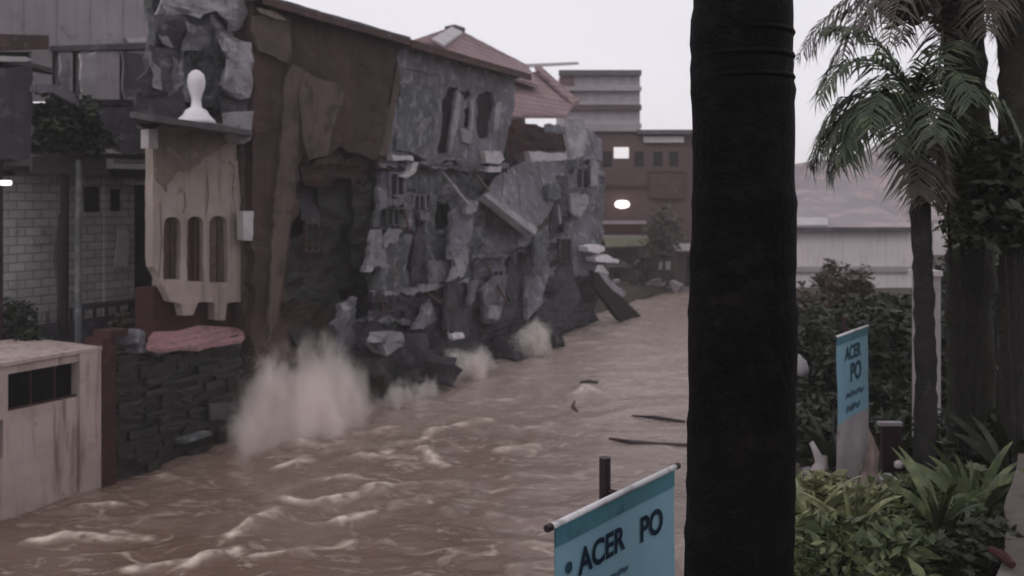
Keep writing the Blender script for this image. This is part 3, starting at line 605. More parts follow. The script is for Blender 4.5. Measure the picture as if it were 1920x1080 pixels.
for k, (P, t, m_, hs) in enumerate([
  ([(706, 300), (800, 306), (905, 312), (912, 400), (890, 470), (884, 530), (846, 545), (770, 560), (700, 566), (690, 500), (704, 410)], .45, 'mould', [[(778, 366), (800, 366), (798, 436), (776, 436)], [(820, 380), (842, 380), (840, 430), (818, 430)], [(736, 326), (758, 326), (757, 366), (735, 366)]]),
  ([(905, 440), (1000, 455), (1064, 430), (1066, 330), (1120, 300), (1134, 340), (1128, 470), (1112, 520), (1040, 560), (960, 575), (884, 560), (884, 480)], .5, 'conc', [[(1080, 316), (1102, 316), (1102, 352), (1082, 352)], [(1052, 450), (1070, 450), (1070, 492), (1052, 492)]]),
  ([(700, 560), (846, 540), (960, 570), (1110, 515), (1120, 600), (1020, 640), (900, 672), (760, 715), (690, 690), (668, 630)], .25, 'concdark', [[(742, 590), (770, 586), (768, 640), (744, 646)], [(856, 574), (880, 570), (878, 616), (858, 622)]])]):
    mb = MB(); mb.plate(P, t, .16, .08, hs, seed=k, step=.2); mb.crumple(.15, .28, k + 40); mb.build('storey_wall', m_, r)
for k, (P, t, m_) in enumerate(frag):
    tilt = random.Random(k).uniform(-.012, .012); tv = random.Random(k + 99).uniform(-.007, .003)
    cu = sum(p[0] for p in P) / len(P); cv = sum(p[1] for p in P) / len(P)
    mb = MB(); mb.slab([PF(u, v, t + tilt * (u - cu) + tv * (v - cv)) for u, v in P], -N * (.16 if m_ != 'black' else .05), .06, seed=k, step=.14)
    mb.crumple(.05, .28, k)
    mb.build('wall_fragment', m_, r)
for (u, v0, v1, t) in ((770, 300, 560, .9), (845, 300, 640, 1.2), (905, 470, 640, 1.0), (975, 300, 620, 1.3), (1050, 300, 610, 1.1), (800, 540, 700, .9), (700, 540, 700, .8)):
    mb = MB(); mb.slab([PF(u - 7, v1, t), PF(u + 6, v1, t), PF(u + 5, v0, t + .2), PF(u - 6, v0, t + .2)], -N * .3, .04); mb.build('column', 'concdark', r)
def wframe(r, u0, u1, v0, v1, t, bars=1, m_='conclite', dep=.0):
    x = MB(); x.plate([(u0, v0), (u1, v0), (u1, v1), (u0, v1)], t + .02, .03); o = x.build('window', 'black', r)
    x = MB(); w_ = 3
    for P in ([(u0 - w_, v0 - w_), (u1 + w_, v0 - w_), (u1 + w_, v0), (u0 - w_, v0)], [(u0 - w_, v1), (u1 + w_, v1), (u1 + w_, v1 + w_), (u0 - w_, v1 + w_)], [(u0 - w_, v0), (u0, v0), (u0, v1), (u0 - w_, v1)], [(u1, v0), (u1 + w_, v0), (u1 + w_, v1), (u1, v1)]):
        x.plate(P, t - .06, .1, .01)
    for k in range(bars):
        c = u0 + (u1 - u0) * (k + 1) / (bars + 1); x.plate([(c - 1, v0), (c + 1, v0), (c + 1, v1), (c - 1, v1)], t - .03, .04)
    x.build('frame', m_, o)
wframe(r, 734, 758, 326, 366, .0, 1, 'conc'); wframe(r, 728, 758, 392, 420, .2, 2, 'mould'); wframe(r, 778, 797, 368, 432, .3, 1, 'conc')
wframe(r, 926, 944, 508, 548, .1, 1, 'conc'); wframe(r, 1082, 1104, 316, 352, .45, 1, 'conc'); wframe(r, 812, 836, 372, 420, .9, 1, 'concdark'); wframe(r, 1052, 1070, 450, 490, .15, 1, 'concdark')
wframe(r, 576, 596, 420, 470, .55, 1, 'rust')
for (P, t, m_) in (([(712, 306), (800, 304), (890, 312), (960, 306), (960, 314), (890, 320), (800, 313), (712, 314)], .0, 'conc'), ([(694, 545), (770, 541), (846, 528), (884, 522), (884, 530), (846, 537), (770, 550), (694, 554)], .05, 'conclite'),
                   ([(884, 478), (940, 474), (1000, 462), (1060, 440), (1060, 448), (1000, 471), (940, 483), (884, 487)], .1, 'conc'), ([(640, 600), (700, 592), (790, 604), (790, 612), (700, 601), (640, 608)], .1, 'mould')):
    mb = MB(); mb.plate(P, t, .1, .07, seed=int(P[0][0]), step=.1); mb.crumple(.1, .3, 77); mb.build('floor_edge', m_, r)
rw = random.Random(17)
for k in range(9):
    u = rw.uniform(700, 1100); v = rw.choice([315, 400, 470, 560, 600]) + rw.uniform(-20, 20); p = PF(u, v, rw.uniform(0, .5)); L_ = rw.uniform(.8, 2.2)
    d = (N * rw.uniform(.05, .5) + D * rw.uniform(-.9, .9) + Vector((0, 0, rw.uniform(-1, .1)))).normalized(); w_ = d.cross(N).normalized()
    MB().box(p + d * L_ / 2, d * L_ / 2, w_ * .05, d.cross(w_) * .035).build('timber', rw.choice(['rust', 'brownlite', 'conclite', 'mould']), r)
for k in range(7):
    u = rw.uniform(720, 1060); a = PF(u, rw.uniform(290, 330), -.1); b = a + Vector((rw.uniform(-.5, 1), rw.uniform(-.5, .8), -rw.uniform(1, 3)))
    MB().tube([a, a.lerp(b, .3) + Vector((.1, -.1, -.2)), a.lerp(b, .7) + Vector((.15, 0, -.3)), b], .014, 5).build('cable', 'post', r)
rb = MB()
rr_ = random.Random(5)
for _ in range(26):
    u = rr_.uniform(700, 1110); v = rr_.choice([300, 545, 480, 390]) + rr_.uniform(-8, 8); p = PF(u, v, rr_.uniform(-.1, .4)); L_ = rr_.uniform(.3, .9)
    d = (N * rr_.uniform(.1, .8) + D * rr_.uniform(-.7, .7) + Vector((0, 0, rr_.uniform(-1, .2)))).normalized()
    rb = MB(); rb.tube([p, p + d * L_ * .5, p + d * L_ + Vector((0, 0, -L_ * .3))], .012, 5); rb.build('bent_rebar', 'rebar', r)
# bright broken edges
for k, P in enumerate([[(735, 290), (775, 292), (776, 302), (738, 301)], [(776, 304), (784, 304), (780, 322), (762, 334), (750, 330), (770, 320)], [(908, 284), (938, 284), (946, 298), (936, 308), (912, 306)], [(992, 284), (1060, 288), (1062, 300), (996, 304)], [(915, 314), (940, 312), (940, 322), (916, 322)]]):
    MB().plate(P, -.15, .25, .03, seed=k).build('broken_edge', 'broken', r)
# big tilted slab
r2 = thing('tilted_slab', PF(975, 440, -.4), 'big smooth grey slab tilted across the right side of the collapsing house with a pale lower edge', 'slab')
P = [(908, 366), (1002, 434), (1030, 400), (1046, 360), (1062, 326), (1060, 304), (990, 300), (962, 312), (930, 330)]
def tt_(u, v): return -.9 + (v - 440) * -.012 + (u - 975) * .003
MB().slab([PF(u, v, tt_(u, v)) for u, v in P], -N * .18 - Vector((0, 0, .12)), .03).build('slab_face', 'conc', r2)
MB().slab([PF(u, v, tt_(u, v) - .04) for u, v in ((905, 364), (916, 364), (1008, 428), (1004, 439), (996, 436))], -N * .25 - Vector((0, 0, .16)), .02).build('slab_edge', 'conclite', r2)

# ------------------------------------------------------------------ fallen pieces at the water line
def debris(name, pieces, m_, label, cat):
    mb = MB(); lo = None
    for (u, v, t, a, b, c) in pieces:
        p = PF(u, v, t); mb.chunk(p, a, b, c); lo = p if lo is None or p.z < lo.z else lo
    return single(name, mb, m_, lo, label, cat)
debris('broken_basin', [(722, 642, -.4, .45, .4, .22), (708, 634, -.5, .25, .25, .16)], 'conclite', 'pale rounded broken lump low at the left foot of the collapsing house', 'rubble')
debris('fallen_block', [(690, 700, -.3, .6, .5, .5), (740, 720, -.5, .7, .5, .3)], 'darkstone', 'dark broken blocks in the water right of the spray', 'rubble')
debris('fallen_column', [(800, 690, -.4, 1.1, .35, .4), (770, 660, .0, .6, .4, .6)], 'concdark', 'dark concrete pieces piled at the waterline left of the pale foam', 'rubble')
debris('fallen_beam', [(1000, 640, .2, 1.3, .4, .5), (940, 655, .0, 1.0, .4, .4)], 'concdark', 'dark beam pieces lying behind the white water', 'rubble')
debris('white_basin', [(855, 630, -.6, .22, .2, .09)], 'white', 'small bright white piece standing on dark rubble above the foam', 'rubble')
# dark log falling at the right end
mb = MB(); T = -.6
mb.slab([PF(u, v, T) for u, v in ((1112, 506), (1132, 520), (1156, 546), (1184, 574), (1212, 600), (1204, 616), (1184, 618), (1158, 594), (1132, 560), (1114, 535))], -N * .22, .05)
r = thing('toppled_wall', PF(1170, 620, T), 'dark toppled wall strip leaning into the river at the right end of the ruins', 'wall')
mb.build('wall_strip', 'black', r)
mb = MB(); mb.slab([PF(u, v, T - .05) for u, v in ((1122, 510), (1135, 512), (1150, 530), (1174, 550), (1170, 558), (1152, 548), (1136, 530))], -N * .2, .04); mb.build('broken_top', 'conclite', r)
mb = MB(); mb.plate([(1102, 462), (1118, 458), (1134, 462), (1134, 470), (1122, 475), (1104, 471)], -.4, .5, .03); single('roofing_sheet', mb, 'white', PF(1118, 474, 0), 'upper of two bright white sheets at the right edge of the ruins', 'sheet')
mb = MB(); mb.plate([(1116, 482), (1138, 478), (1162, 488), (1158, 494), (1118, 490)], -.4, .5, .03); single('roofing_sheet', mb, 'white', PF(1140, 494, 0), 'lower longer of two bright white sheets at the right edge of the ruins', 'sheet')

# ------------------------------------------------------------------ J  houses behind the ruins
r = thing('red_roof_house', PZ(880, 0, 8), 'house with a pale red tiled gable roof behind the collapsing house', 'house')
A = PF(850, 56, 8.5); B = PF(990, 128, 8.5); C_ = PF(1010, 166, 5.5); E_ = PF(770, 84, 5.5)
MB().slab([E_, C_, B, A], (0, 0, .18), .03).build('roof', 'tile', r)
MB().slab([PF(810, 76, 5.4), PF(850, 52, 8.6), PF(868, 62, 8.4), PF(832, 88, 5.4)], (0, 0, .1), .03).build('verge', 'palemetal', r)
MB().tube([PF(838, 54, 8.5), PF(852, 51, 8.5), PF(868, 56, 8.5)], .16, 8).build('ridge_cap', 'darktin', r)
MB().fbox(800, 985, 0, 11.6, 6.3, 10.5).build('wall', 'conc', r)
r = thing('low_red_roof_house', PZ(1010, 0, 6), 'lower pale red roof and wall between the ruins and the banded block', 'house')
MB().slab([PF(960, 222, 3.8), PF(1060, 222, 3.8), PF(1078, 196, 5), PF(1020, 134, 8), (PF(962, 150, 7))], (0, 0, .15), .05).build('roof', 'tile', r)
MB().slab([PF(1002, 130, 7.4), PF(1014, 130, 7.4), PF(1086, 194, 4.6), PF(1074, 200, 4.6)], (0, 0, .2), .03).build('verge', 'tile', r)
MB().fbox(965, 1060, 0, 9.2, 4.6, 8).build('wall', 'rust', r)
MB().plate([(980, 120), (1084, 116), (1086, 121), (982, 127)], 8.8, .4).build('gutter', 'farwhite', r)

def zat(v, Y): return CAMZ - (v - HZ) / F * Y
def xat(u, Y): return (u - 960) / F * Y
def ybox(mb, u0, u1, v0, v1, Y, dep, z0=None):
    x0, x1 = xat(u0, Y), xat(u1, Y); za = zat(v1, Y) if z0 is None else z0; zb = zat(v0, Y)
    return mb.box(((x0 + x1) / 2, Y + dep / 2, (za + zb) / 2), ((x1 - x0) / 2, 0, 0), (0, dep / 2, 0), (0, 0, (zb - za) / 2))
Y = 82.0
r = thing('banded_block', (xat(1128, Y), Y, 1), 'distant tall block with pale and dark horizontal storey bands', 'building')
m_ = MB(); ybox(m_, 1052, 1200, 136, 300, Y, 9, 0); m_.build('wall', 'farband', r)
for k, (v0, v1, mm) in enumerate(((131, 141, 'darktin'), (162, 170, 'greytin'), (196, 206, 'rust'), (232, 240, 'greytin'))):
    x = MB(); ybox(x, 1050 if k else 1048, 1203, v0, v1, Y - .6, .6); x.build('balcony' if k else 'cornice', mm, r)
for v0 in (144, 174, 210, 246):
    for uu in (1088, 1112, 1136, 1160, 1182):
        x = MB(); ybox(x, uu, uu + 13, v0, v0 + 14, Y - .06, .08); x.build('window', 'greytin', r)
x = MB(); ybox(x, 1050, 1076, 137, 205, Y - .3, .3); x.build('corner_panel', 'farbrown', r)
Y = 64.0
r = thing('brown_block', (xat(1230, Y), Y, 1), 'wide brown building across the far end of the river with one lit window', 'building')
x = MB(); ybox(x, 1085, 1420, 246, 560, Y, 10, 0); x.build('wall', 'farbrown', r)
x = MB(); ybox(x, 1195, 1425, 243, 251, Y - .8, 11); x.build('roof_slab', 'darktin', r)
for (u0, u1, v0, v1, mm, nm) in ((1207, 1282, 256, 267, 'farwhite', 'sign_panel'), (1100, 1200, 236, 246, 'greytin', 'parapet'), (1130, 1212, 414, 420, 'farband', 'ledge'), (1128, 1214, 421, 440, 'maroon', 'opening'),
                                 (1125, 1216, 441, 449, 'farband', 'ledge'), (1215, 1284, 318, 323, 'rust', 'ledge'), (1100, 1212, 452, 500, 'rust', 'opening'), (1218, 1284, 325, 372, 'rust', 'shutter'),
                                 (1120, 1212, 345, 350, 'rust', 'ledge'), (1236, 1300, 488, 506, 'farwhite', 'low_wall'), (1225, 1300, 448, 476, 'rust', 'opening')):
    x = MB(); ybox(x, u0, u1, v0, v1, Y - .35, .35); x.build(nm, mm, r)
for uu in (1100, 1130, 1190, 1225, 1255):
    x = MB(); ybox(x, uu, uu + 17, 284, 312, Y - .05, .06); x.build('window', 'black', r)
x = MB(); ybox(x, 1151, 1179, 276, 297, Y - .1, .1); x.build('lit_window', 'lamp2', r)
x = MB(); x.lathe((xat(1165, Y), Y - .5, zat(391, Y)), [(.15, 0), (.5, .12), (.55, .35), (.4, .55), (.1, .6)], 16); single('wall_lamp', x, 'lamp', (xat(1165, Y), Y - .5, zat(391, Y)), 'bright oval lamp glowing on the far brown building', 'lamp', smooth=True)
x = MB(); x.slab([(xat(1130, Y), Y - 2.4, zat(462, Y)), (xat(1218, Y), Y - 2.4, zat(458, Y)), (xat(1216, Y), Y - .3, zat(446, Y)), (xat(1130, Y), Y - .3, zat(446, Y))], (0, 0, .1), .03)
single('awning', x, 'olive', (xat(1170, Y), Y - 1, zat(460, Y)), 'faded green awning on the far brown building below the lamp', 'awning')
for k, (u0, u1, v0, v1, Yh, mm, rm, lab) in enumerate(((1140, 1178, 500, 540, 60.5, 'farbrown', 'darktin', 'low brown hut at the far water edge left of the brown trees'), (1268, 1330, 470, 540, 60.2, 'farbrown', 'farband', 'low hut with a pale roof at the far water edge beside the black trunk'), (1105, 1136, 512, 542, 59.5, 'rust', 'palemetal', 'small rusty lean-to at the far water edge just behind the toppled wall'))):
    rr2 = thing('waterside_hut', (xat((u0 + u1) / 2, Yh), Yh, 0), lab, 'hut', 'huts on the far bank')
    x = MB(); ybox(x, u0, u1, v0, v1 + 10, Yh, 2.2); x.build('wall', mm, rr2)
    x = MB(); x.slab([(xat(u0 - 3, Yh), Yh - .5, zat(v0 + 1, Yh)), (xat(u1 + 3, Yh), Yh - .5, zat(v0 + 2, Yh)), (xat(u1 + 2, Yh), Yh + 2.4, zat(v0 - 8, Yh)), (xat(u0 - 2, Yh), Yh + 2.4, zat(v0 - 9, Yh))], (0, 0, .08), .05); x.build('roof', rm, rr2)
    x = MB(); ybox(x, u0 + (u1 - u0) * .3, u0 + (u1 - u0) * .6, v0 + 10, v1, Yh - .05, .05); x.build('door', 'black', rr2)
for k, (u, v, a, mm, lab) in enumerate(((1190, 541, .9, 'farbrown', 'brown debris heap on the far water edge under the green awning'), (1235, 536, 1.2, 'farband', 'pale debris heap on the far water edge before the brown trees'), (1212, 524, .8, 'rust', 'dark debris heap on the far bank between the two brown trees'), (1150, 532, .5, 'palemetal', 'tiny pale debris lump on the far water edge near the toppled wall'))):
    x = MB(); c_ = Vector((xat(u, 59), 59, zat(v, 59)))
    for q in range(5): x.chunk(c_ + Vector((random.uniform(-a, a), random.uniform(-.4, .4), random.uniform(-.2, .25))), a * .4, a * .3, a * .22)
    single('debris_heap', x, mm, c_, lab, 'debris')
# far bank quay
x = MB(); ybox(x, 1060, 1500, 538, 556, 60, 2, -1); single('far_quay', x, 'greytin', (xat(1200, 60), 60, -1), 'low grey quay wall at the far end of the river', 'wall')
def small_tree(name, c, rx, rz, n, size, m_, label, seed, trunk=.12, group=None, ry=None):
    r = thing(name, c, label, 'tree', group); c = Vector(c)
    mb = MB(); leaf_blob(mb, c + Vector((0, 0, rz * 1.6)), rx, ry or rx, rz, n, size, 0, seed); mb.build('crown', m_, r)
    mb = MB(); top = c + Vector((0, 0, rz * 1.7)); mb.tube([c, c.lerp(top, .5) + Vector((.1, 0, 0)), top], [trunk, trunk * .8, trunk * .3], 7)
    for k in range(4): mb.tube([c.lerp(top, .5), c.lerp(top, .9) + Vector((math.cos(k * 1.6 + seed) * rx * .6, math.sin(k * 1.6 + seed) * rx * .5, 0))], [trunk * .5, trunk * .15], 5)
    mb.build('trunk', 'bark', r); return r
small_tree('round_tree', (xat(1243, 58), 58, .8), 1.35, 1.9, 1500, .2, 'drybr', 'brown leafed tree before the right half of the far brown building', 11)
small_tree('round_tree', (xat(1205, 57), 57, .4), .9, 1.0, 900, .17, 'drybr', 'smaller brown tree beside the green awning', 12)

# right-hand distance: white shed and lilac roofs
Y = 46.0
r = thing('white_shed', (xat(1600, Y), Y, 1.6), 'long white walled shed behind the trees on the right bank', 'shed')
x = MB(); ybox(x, 1400, 1712, 432, 560, Y, 9, 1.2); x.build('wall', 'farwhite', r)
A = zat(430, Y)
x = MB(); x.slab([(xat(1395, Y), Y - .4, A), (xat(1716, Y), Y - .4, A), (xat(1705, Y), Y + 9, A + 2.1), (xat(1420, Y), Y + 9, A + 2.1)], (0, 0, .12), .03); x.build('roof', 'farroof', r)
x = MB(); ybox(x, 1395, 1716, 426, 434, Y - .5, .1); x.build('fascia', 'darktin', r)
x = MB(); ybox(x, 1490, 1552, 408, 422, Y - .2, .2); x.build('roof_panel', 'white', r)
x = MB(); ybox(x, 1400, 1712, 500, 510, Y - .2, .2); x.build('ledge', 'greytin', r)
Y = 62.0
r = thing('lilac_roof_house', (xat(1620, Y), Y, 1.6), 'house with a large worn lilac grey roof beyond the white shed', 'house')
x = MB(); x.slab([(xat(1470, Y), Y, zat(418, Y)), (xat(1760, Y), Y, zat(418, Y)), (xat(1700, Y), Y + 6, zat(290, Y + 6)), (xat(1500, Y), Y + 6, zat(318, Y + 6))], (0, 0, .2), .06); x.build('roof', 'farroof', r)
x = MB(); ybox(x, 1480, 1750, 416, 500, Y + .5, 5.5, 1.2); x.build('wall', 'farband', r)
Y = 75.0
r = thing('pale_gable_house', (xat(1690, Y), Y, 1.6), 'pale distant house gable showing behind the palm crown', 'house')
x = MB(); x.slab([(xat(1655, Y), Y, 1), (xat(1800, Y), Y, 1), (xat(1800, Y), Y, zat(300, Y)), (xat(1730, Y), Y, zat(255, Y)), (xat(1655, Y), Y, zat(290, Y))], (0, 5, 0)); x.build('wall', 'farwhite', r)
x = MB(); x.slab([(xat(1650, Y), Y - .5, zat(294, Y)), (xat(1730, Y), Y - .5, zat(250, Y)), (xat(1730, Y), Y + 6, zat(250, Y)), (xat(1650, Y), Y + 6, zat(294, Y))], (0, 0, .25)); x.build('roof', 'farroof', r)

# ------------------------------------------------------------------ foreground trunk
Yp = 3.6
mb = MB(); pts = []; rad = []
for i in range(150):
    z = 1.4 + i * .05; pts.append((xat(1388, Yp) + .010 * math.sin(z * 1.3) + .004 * noise.noise(Vector((z * 2, 0, 0))), Yp, z))
    base_r = .218 - .0085 * (z - 4.5)
    ring = .0035 * (1 if (z * 100) % 23 < 6 else 0) + (.004 if 6.45 < z < 6.8 and i % 2 else 0)
    rad.append(base_r + ring + .002 * noise.noise(Vector((z * 3, 0, 0))))
mb.tube(pts, rad, 64, wob=.05)
r = thing('palm_trunk', (xat(1388, Yp), Yp, 1.4), 'thick black ringed trunk standing closest to the viewer and cutting the scene in two', 'palm tree')
mb.build('trunk', 'pole', r, True)
mb = MB()
for z in (6.50, 6.585, 6.68): 
    mb.tube([(pts[0][0], Yp, z - .012), (pts[0][0], Yp, z), (pts[0][0], Yp, z + .012)], [.201, .2065, .201], 40)
mb.build('binding', 'pole', r, True)

# ------------------------------------------------------------------ banners
def text_mesh(body, size, extr=.002):
    cu = bpy.data.curves.new('lettering', 'FONT'); cu.body = body; cu.size = size; cu.extrude = extr; cu.offset = size * .03
    o = bpy.data.objects.new('tmp', cu); COL.objects.link(o); bpy.context.view_layer.update()
    me = bpy.data.meshes.new_from_object(o.evaluated_get(bpy.context.evaluated_depsgraph_get())); bpy.data.objects.remove(o)
    vs = [v.co.copy() for v in me.vertices]; fs = [tuple(p.vertices) for p in me.polygons]; bpy.data.meshes.remove(me); return vs, fs
BD = Vector((.625, .781, 0)); BN = Vector((.781, -.625, 0)); UPV = Vector((0, 0, 1))
def banner(A, length, drop, texts, postz, label, whitefrom=None):
    """A = near top corner of the sheet; bar runs along BD"""
    r = thing('street_banner', Vector((A + BD * length * .35).to_tuple()[:2] + (postz,)), label, 'banner', 'blue vertical banners on dark posts')
    nu, nv = 24, 46; vs = []; fs = []
    def cloth(a, b, off=0):
        s = a * length; d = b * drop
        wv = .018 * math.sin(a * 7 + b * 3) * (b * .8 + .1) + .03 * noise.noise(Vector((a * 2.5, b * 4, A.y))) * b
        return A + BD * (s + .02 * b * math.sin(b * 5)) - UPV * d + BN * (wv + off)
    def sheet(b0, b1, m_, nm, off=0, a0=0, a1=1):
        vs = [cloth(a0 + (a1 - a0) * i / nu, b0 + (b1 - b0) * j / nv, off) for j in range(nv + 1) for i in range(nu + 1)]; n = nu + 1
        k = len(vs); vs += [v - BN * .003 for v in vs]
        fs = []
        for j in range(nv):
            for i in range(nu):
                q = (j * n + i, j * n + i + 1, (j + 1) * n + i + 1, (j + 1) * n + i); fs.append(q); fs.append(tuple(x + k for x in reversed(q)))
        mb = MB(); mb.add(vs, fs); return mb.build(nm, m_, r, True)
    wf = whitefrom or 1
    sh = sheet(.0, wf, 'banner', 'cloth')
    if whitefrom: sheet(wf + .001, 1, 'bannerwhite', 'lower_cloth')
    sheet(.0, .036 * 2.2 / drop, 'bannertop', 'hem', .004)
    MB().tube([A - BD * .03 + UPV * .012, A + BD * (length + .03) + UPV * .012], .014, 10).build('top_bar', 'bar', r, True)
    for s in (-.035, length + .035): MB().tube([A + BD * (s - .02) + UPV * .012, A + BD * (s + .012) + UPV * .012], .0155, 10).build('bar_cap', 'post', r)
    for (body, a, b, size, m_) in texts:
        v, f = text_mesh(body, size); mb = MB()
        mb.add([cloth(a + p.x / length, b - p.y / drop, .006) for p in v], f); mb.build('lettering', m_, r)
    P0 = A + BD * length * .5 - BN * .08
    mb = MB(); mb.tube([Vector((P0.x, P0.y, postz)), Vector((P0.x, P0.y, A.z + .16))], .026, 12); mb.build('post', 'post', r)
    MB().tube([P0 + UPV * .01 - UPV * .0, P0 + BN * .08 + UPV * .01], .012, 8).build('bracket', 'post', r)
    return r
A = PX(1040, 990, 3.6)
banner(A, 1.0, 2.2, [('•', .06, .11, .16, 'ink2'), ('ACER', .16, .110, .15, 'ink'), ('PO', .67, .118, .16, 'ink'), ('~~~~', .26, .17, .13, 'ink3')], 1.5, 'large near blue banner with navy capital letters at the bottom of the view')
A = PX(1568, 634, 8.8)
banner(A, 1.0, 1.55, [('ACER', .25, .17, .2, 'ink2'), ('PO', .42, .32, .26, 'ink2'), ('~~~', .3, .46, .3, 'ink3'), ('~~', .3, .56, .36, 'ink3')], 1.5, 'smaller far blue banner with a pale lower half among the trees on the right', .56)

# ------------------------------------------------------------------ palms and trees on the right
def frond(mb, base, direc, length, droop, nleaf=40, ll=.40, seed=0, lw=.017):
    rnd = random.Random(seed); direc = Vector(direc).normalized(); p = Vector(base); pts = []; d = direc.copy()
    n = 22
    for i in range(n + 1):
        pts.append(p.copy()); p = p + d * length / n; d = (d + Vector((0, 0, -droop / n * (1 + i / n)))).normalized()
    mb.tube(pts, [.022 * (1 - .8 * i / n) for i in range(n + 1)], 5)
    for k in range(nleaf):
        f = .12 + .88 * k / nleaf; i = min(n - 1, int(f * n)); q = pts[i].lerp(pts[i + 1], f * n - i); ax = (pts[i + 1] - pts[i]).normalized()
        side0 = ax.cross(Vector((0, 0, 1))); side0 = side0.normalized() if side0.length > .05 else Vector((1, 0, 0))
        L_ = ll * (math.sin(math.pi * (.12 + .83 * f)) * .85 + .2)
        for sg in (-1, 1):
            dd = (side0 * sg + ax * .7 + Vector((0, 0, rnd.uniform(-.1, .35)))).normalized(); w = ax * lw
            a = q; b = q + dd * L_ * .5 + Vector((0, 0, -.02)); c = q + dd * L_ + Vector((rnd.uniform(-.05, .05), 0, -.35 * L_ - rnd.uniform(0, .14)))
            if rnd.random() < .12: continue
            mb.add([a - w * .5, a + w * .5, b + w, b - w, c], [(0, 1, 2, 3), (3, 2, 4)])
def palm(name, base, top, r0, r1, specs, label, leafm='leafp', barkm='bark2', group=None, lean=.1):
    r = thing(name, base, label, 'palm tree', group); base = Vector(base); top = Vector(top)
    pts = []; rad = []
    for i in range(60):
        f = i / 59; p = base.lerp(top, f) + Vector((lean * math.sin(f * 3), 0, 0)); pts.append(p); rad.append((r0 * (1 - f) + r1 * f) * (1.05 if i % 3 == 0 else 1) * (1 + .3 * max(0, .08 - f) * 6))
    mb = MB(); mb.tube(pts, rad, 16, wob=.25); mb.build('trunk', barkm, r, True)
    mb = MB()
    for k, (dx, dy, dz, L_, dr) in enumerate(specs): frond(mb, top + Vector((0, 0, .02 * k % .1)), (dx, dy, dz), L_, dr, seed=k)
    mb.build('crown', leafm, r)
    mb = MB(); rnd = random.Random(len(label))
    for k in range(3): frond(mb, top - Vector((0, 0, .12)), (rnd.uniform(-1, 1), rnd.uniform(-1, .3), -.3), specs[0][3] * .7, 2.6, seed=k + 50, nleaf=30)
    mb.build('dead_frond', 'drybr', r); return r
Yt = 9.0
top = PX(1712, 205, Yt)
specs = [(-1, .1, .55, 1.25, 2.0), (-1, -.2, .0, 1.1, 1.0), (-1, .4, .3, 1.2, 1.9), (-.7, .1, .5, 1.0, 2.6), (-1, -.4, .1, 1.15, 1.5), (-1, .2, -.1, 1.1, 1.2), (-.6, -.6, .9, 1.4, 2.1), (-.3, .3, 1.3, 1.45, 1.4), (.35, .2, 1.2, 1.3, 1.9), (.8, -.4, .6, 1.3, 2.0), (1, .3, .2, 1.3, 1.6),
         (-.8, .6, .4, 1.4, 1.7), (-.2, -.9, .5, 1.2, 1.8), (.4, .9, .4, 1.3, 1.7), (-.55, -.1, 1.0, 1.4, 2.2), (-.9, -.2, .3, 1.25, 2.1), (.1, -.6, 1.0, 1.2, 2.2), (-.9, .3, .75, 1.2, 1.9), (-.3, -.4, .3, 1.1, 2.4)]
palm('young_palm', (xat(1722, Yt), Yt, 1.4), top, .115, .085, specs, 'slim palm with arching green fronds just right of the black trunk')
# large palm whose trunk passes out of the top of the view
top = PX(1800, -40, 10.0)
specs2 = [(-1, -.3, .35, 2.3, 1.9), (-.9, .3, .05, 2.2, 1.6), (-.7, -.6, .3, 2.2, 1.6), (.8, -.4, .6, 2.0, 1.2), (.3, .8, .4, 2.0, 1.2), (-1, .0, .1, 2.0, 1.0), (-.8, .6, .3, 2.2, 1.2), (-1, -.1, .2, 1.6, 1.5), (-.9, -.5, .1, 1.5, 1.7)]
palm('tall_palm', (xat(1806, 10), 10.0, 1.4), top, .27, .20, specs2, 'thick mossy trunk behind the slim palm carrying drooping fronds above the view', 'drybr', 'bark')
top = PX(1892, -120, 9.2)
specs3 = [(-1, -.3, .5, 1.6, 1.2), (-.4, -.9, .5, 1.6, 1.2), (.8, -.4, .3, 2.0, 1.4), (-.4, .9, .5, 1.8, 1.2)]
palm('tall_palm', (xat(1896, 9.2), 9.2, 1.4), top, .19, .12, specs3, 'thick dark trunk at the right edge of the view', 'leafd', 'bark', lean=.05)
# creepers on the two trunks
def clump(name, lst, m_, label, cat, base, size=.08, group=None, stem=True):
    r = thing(name, base, label, cat, group); mb = MB()
    for k, (u, v, Y, rx, rz, n) in enumerate(lst): leaf_blob(mb, PX(u, v, Y), rx, rx * .8, rz, n, size, -.05, hash_(name, k, u))
    mb.build('foliage', m_, r)
    if stem:
        mb = MB(); b = Vector(base)
        for (u, v, Y, rx, rz, n) in lst:
            q = PX(u, v, Y); mb.tube([b, b.lerp(q, .5) + Vector((.04, 0, .05)), q], [.03, .02, .008], 5)
        mb.build('stem', 'bark2', r)
    return r
def hash_(n, k, u): return (sum(map(ord, n)) * 7 + k * 13 + int(u)) % 997
clump('creeper', [(1800, 300, 9.6, .42, .5, 900), (1850, 310, 9.6, .36, .3, 600), (1815, 400, 9.6, .36, .42, 700), (1770, 270, 9.5, .2, .2, 200)], 'leafm', 'olive creeper climbing the thick mossy trunk', 'creeper', (xat(1806, 9.6), 9.6, 1.5))
clump('creeper', [(1900, 320, 8.8, .38, .36, 800), (1880, 380, 8.8, .45, .42, 900), (1910, 420, 8.8, .4, .3, 500), (1850, 390, 8.9, .3, .3, 400)], 'leafd', 'dark green creeper around the right edge trunk', 'creeper', (xat(1905, 8.8), 8.8, 1.5))
clump('creeper', [(1800, 30, 9.7, .26, .3, 350), (1750, 0, 9.6, .3, .2, 300), (1700, 20, 9.4, .25, .2, 200)], 'drybr', 'brownish hanging growth at the top of the mossy trunk', 'creeper', (xat(1806, 9.6), 9.6, 5.5), stem=False)
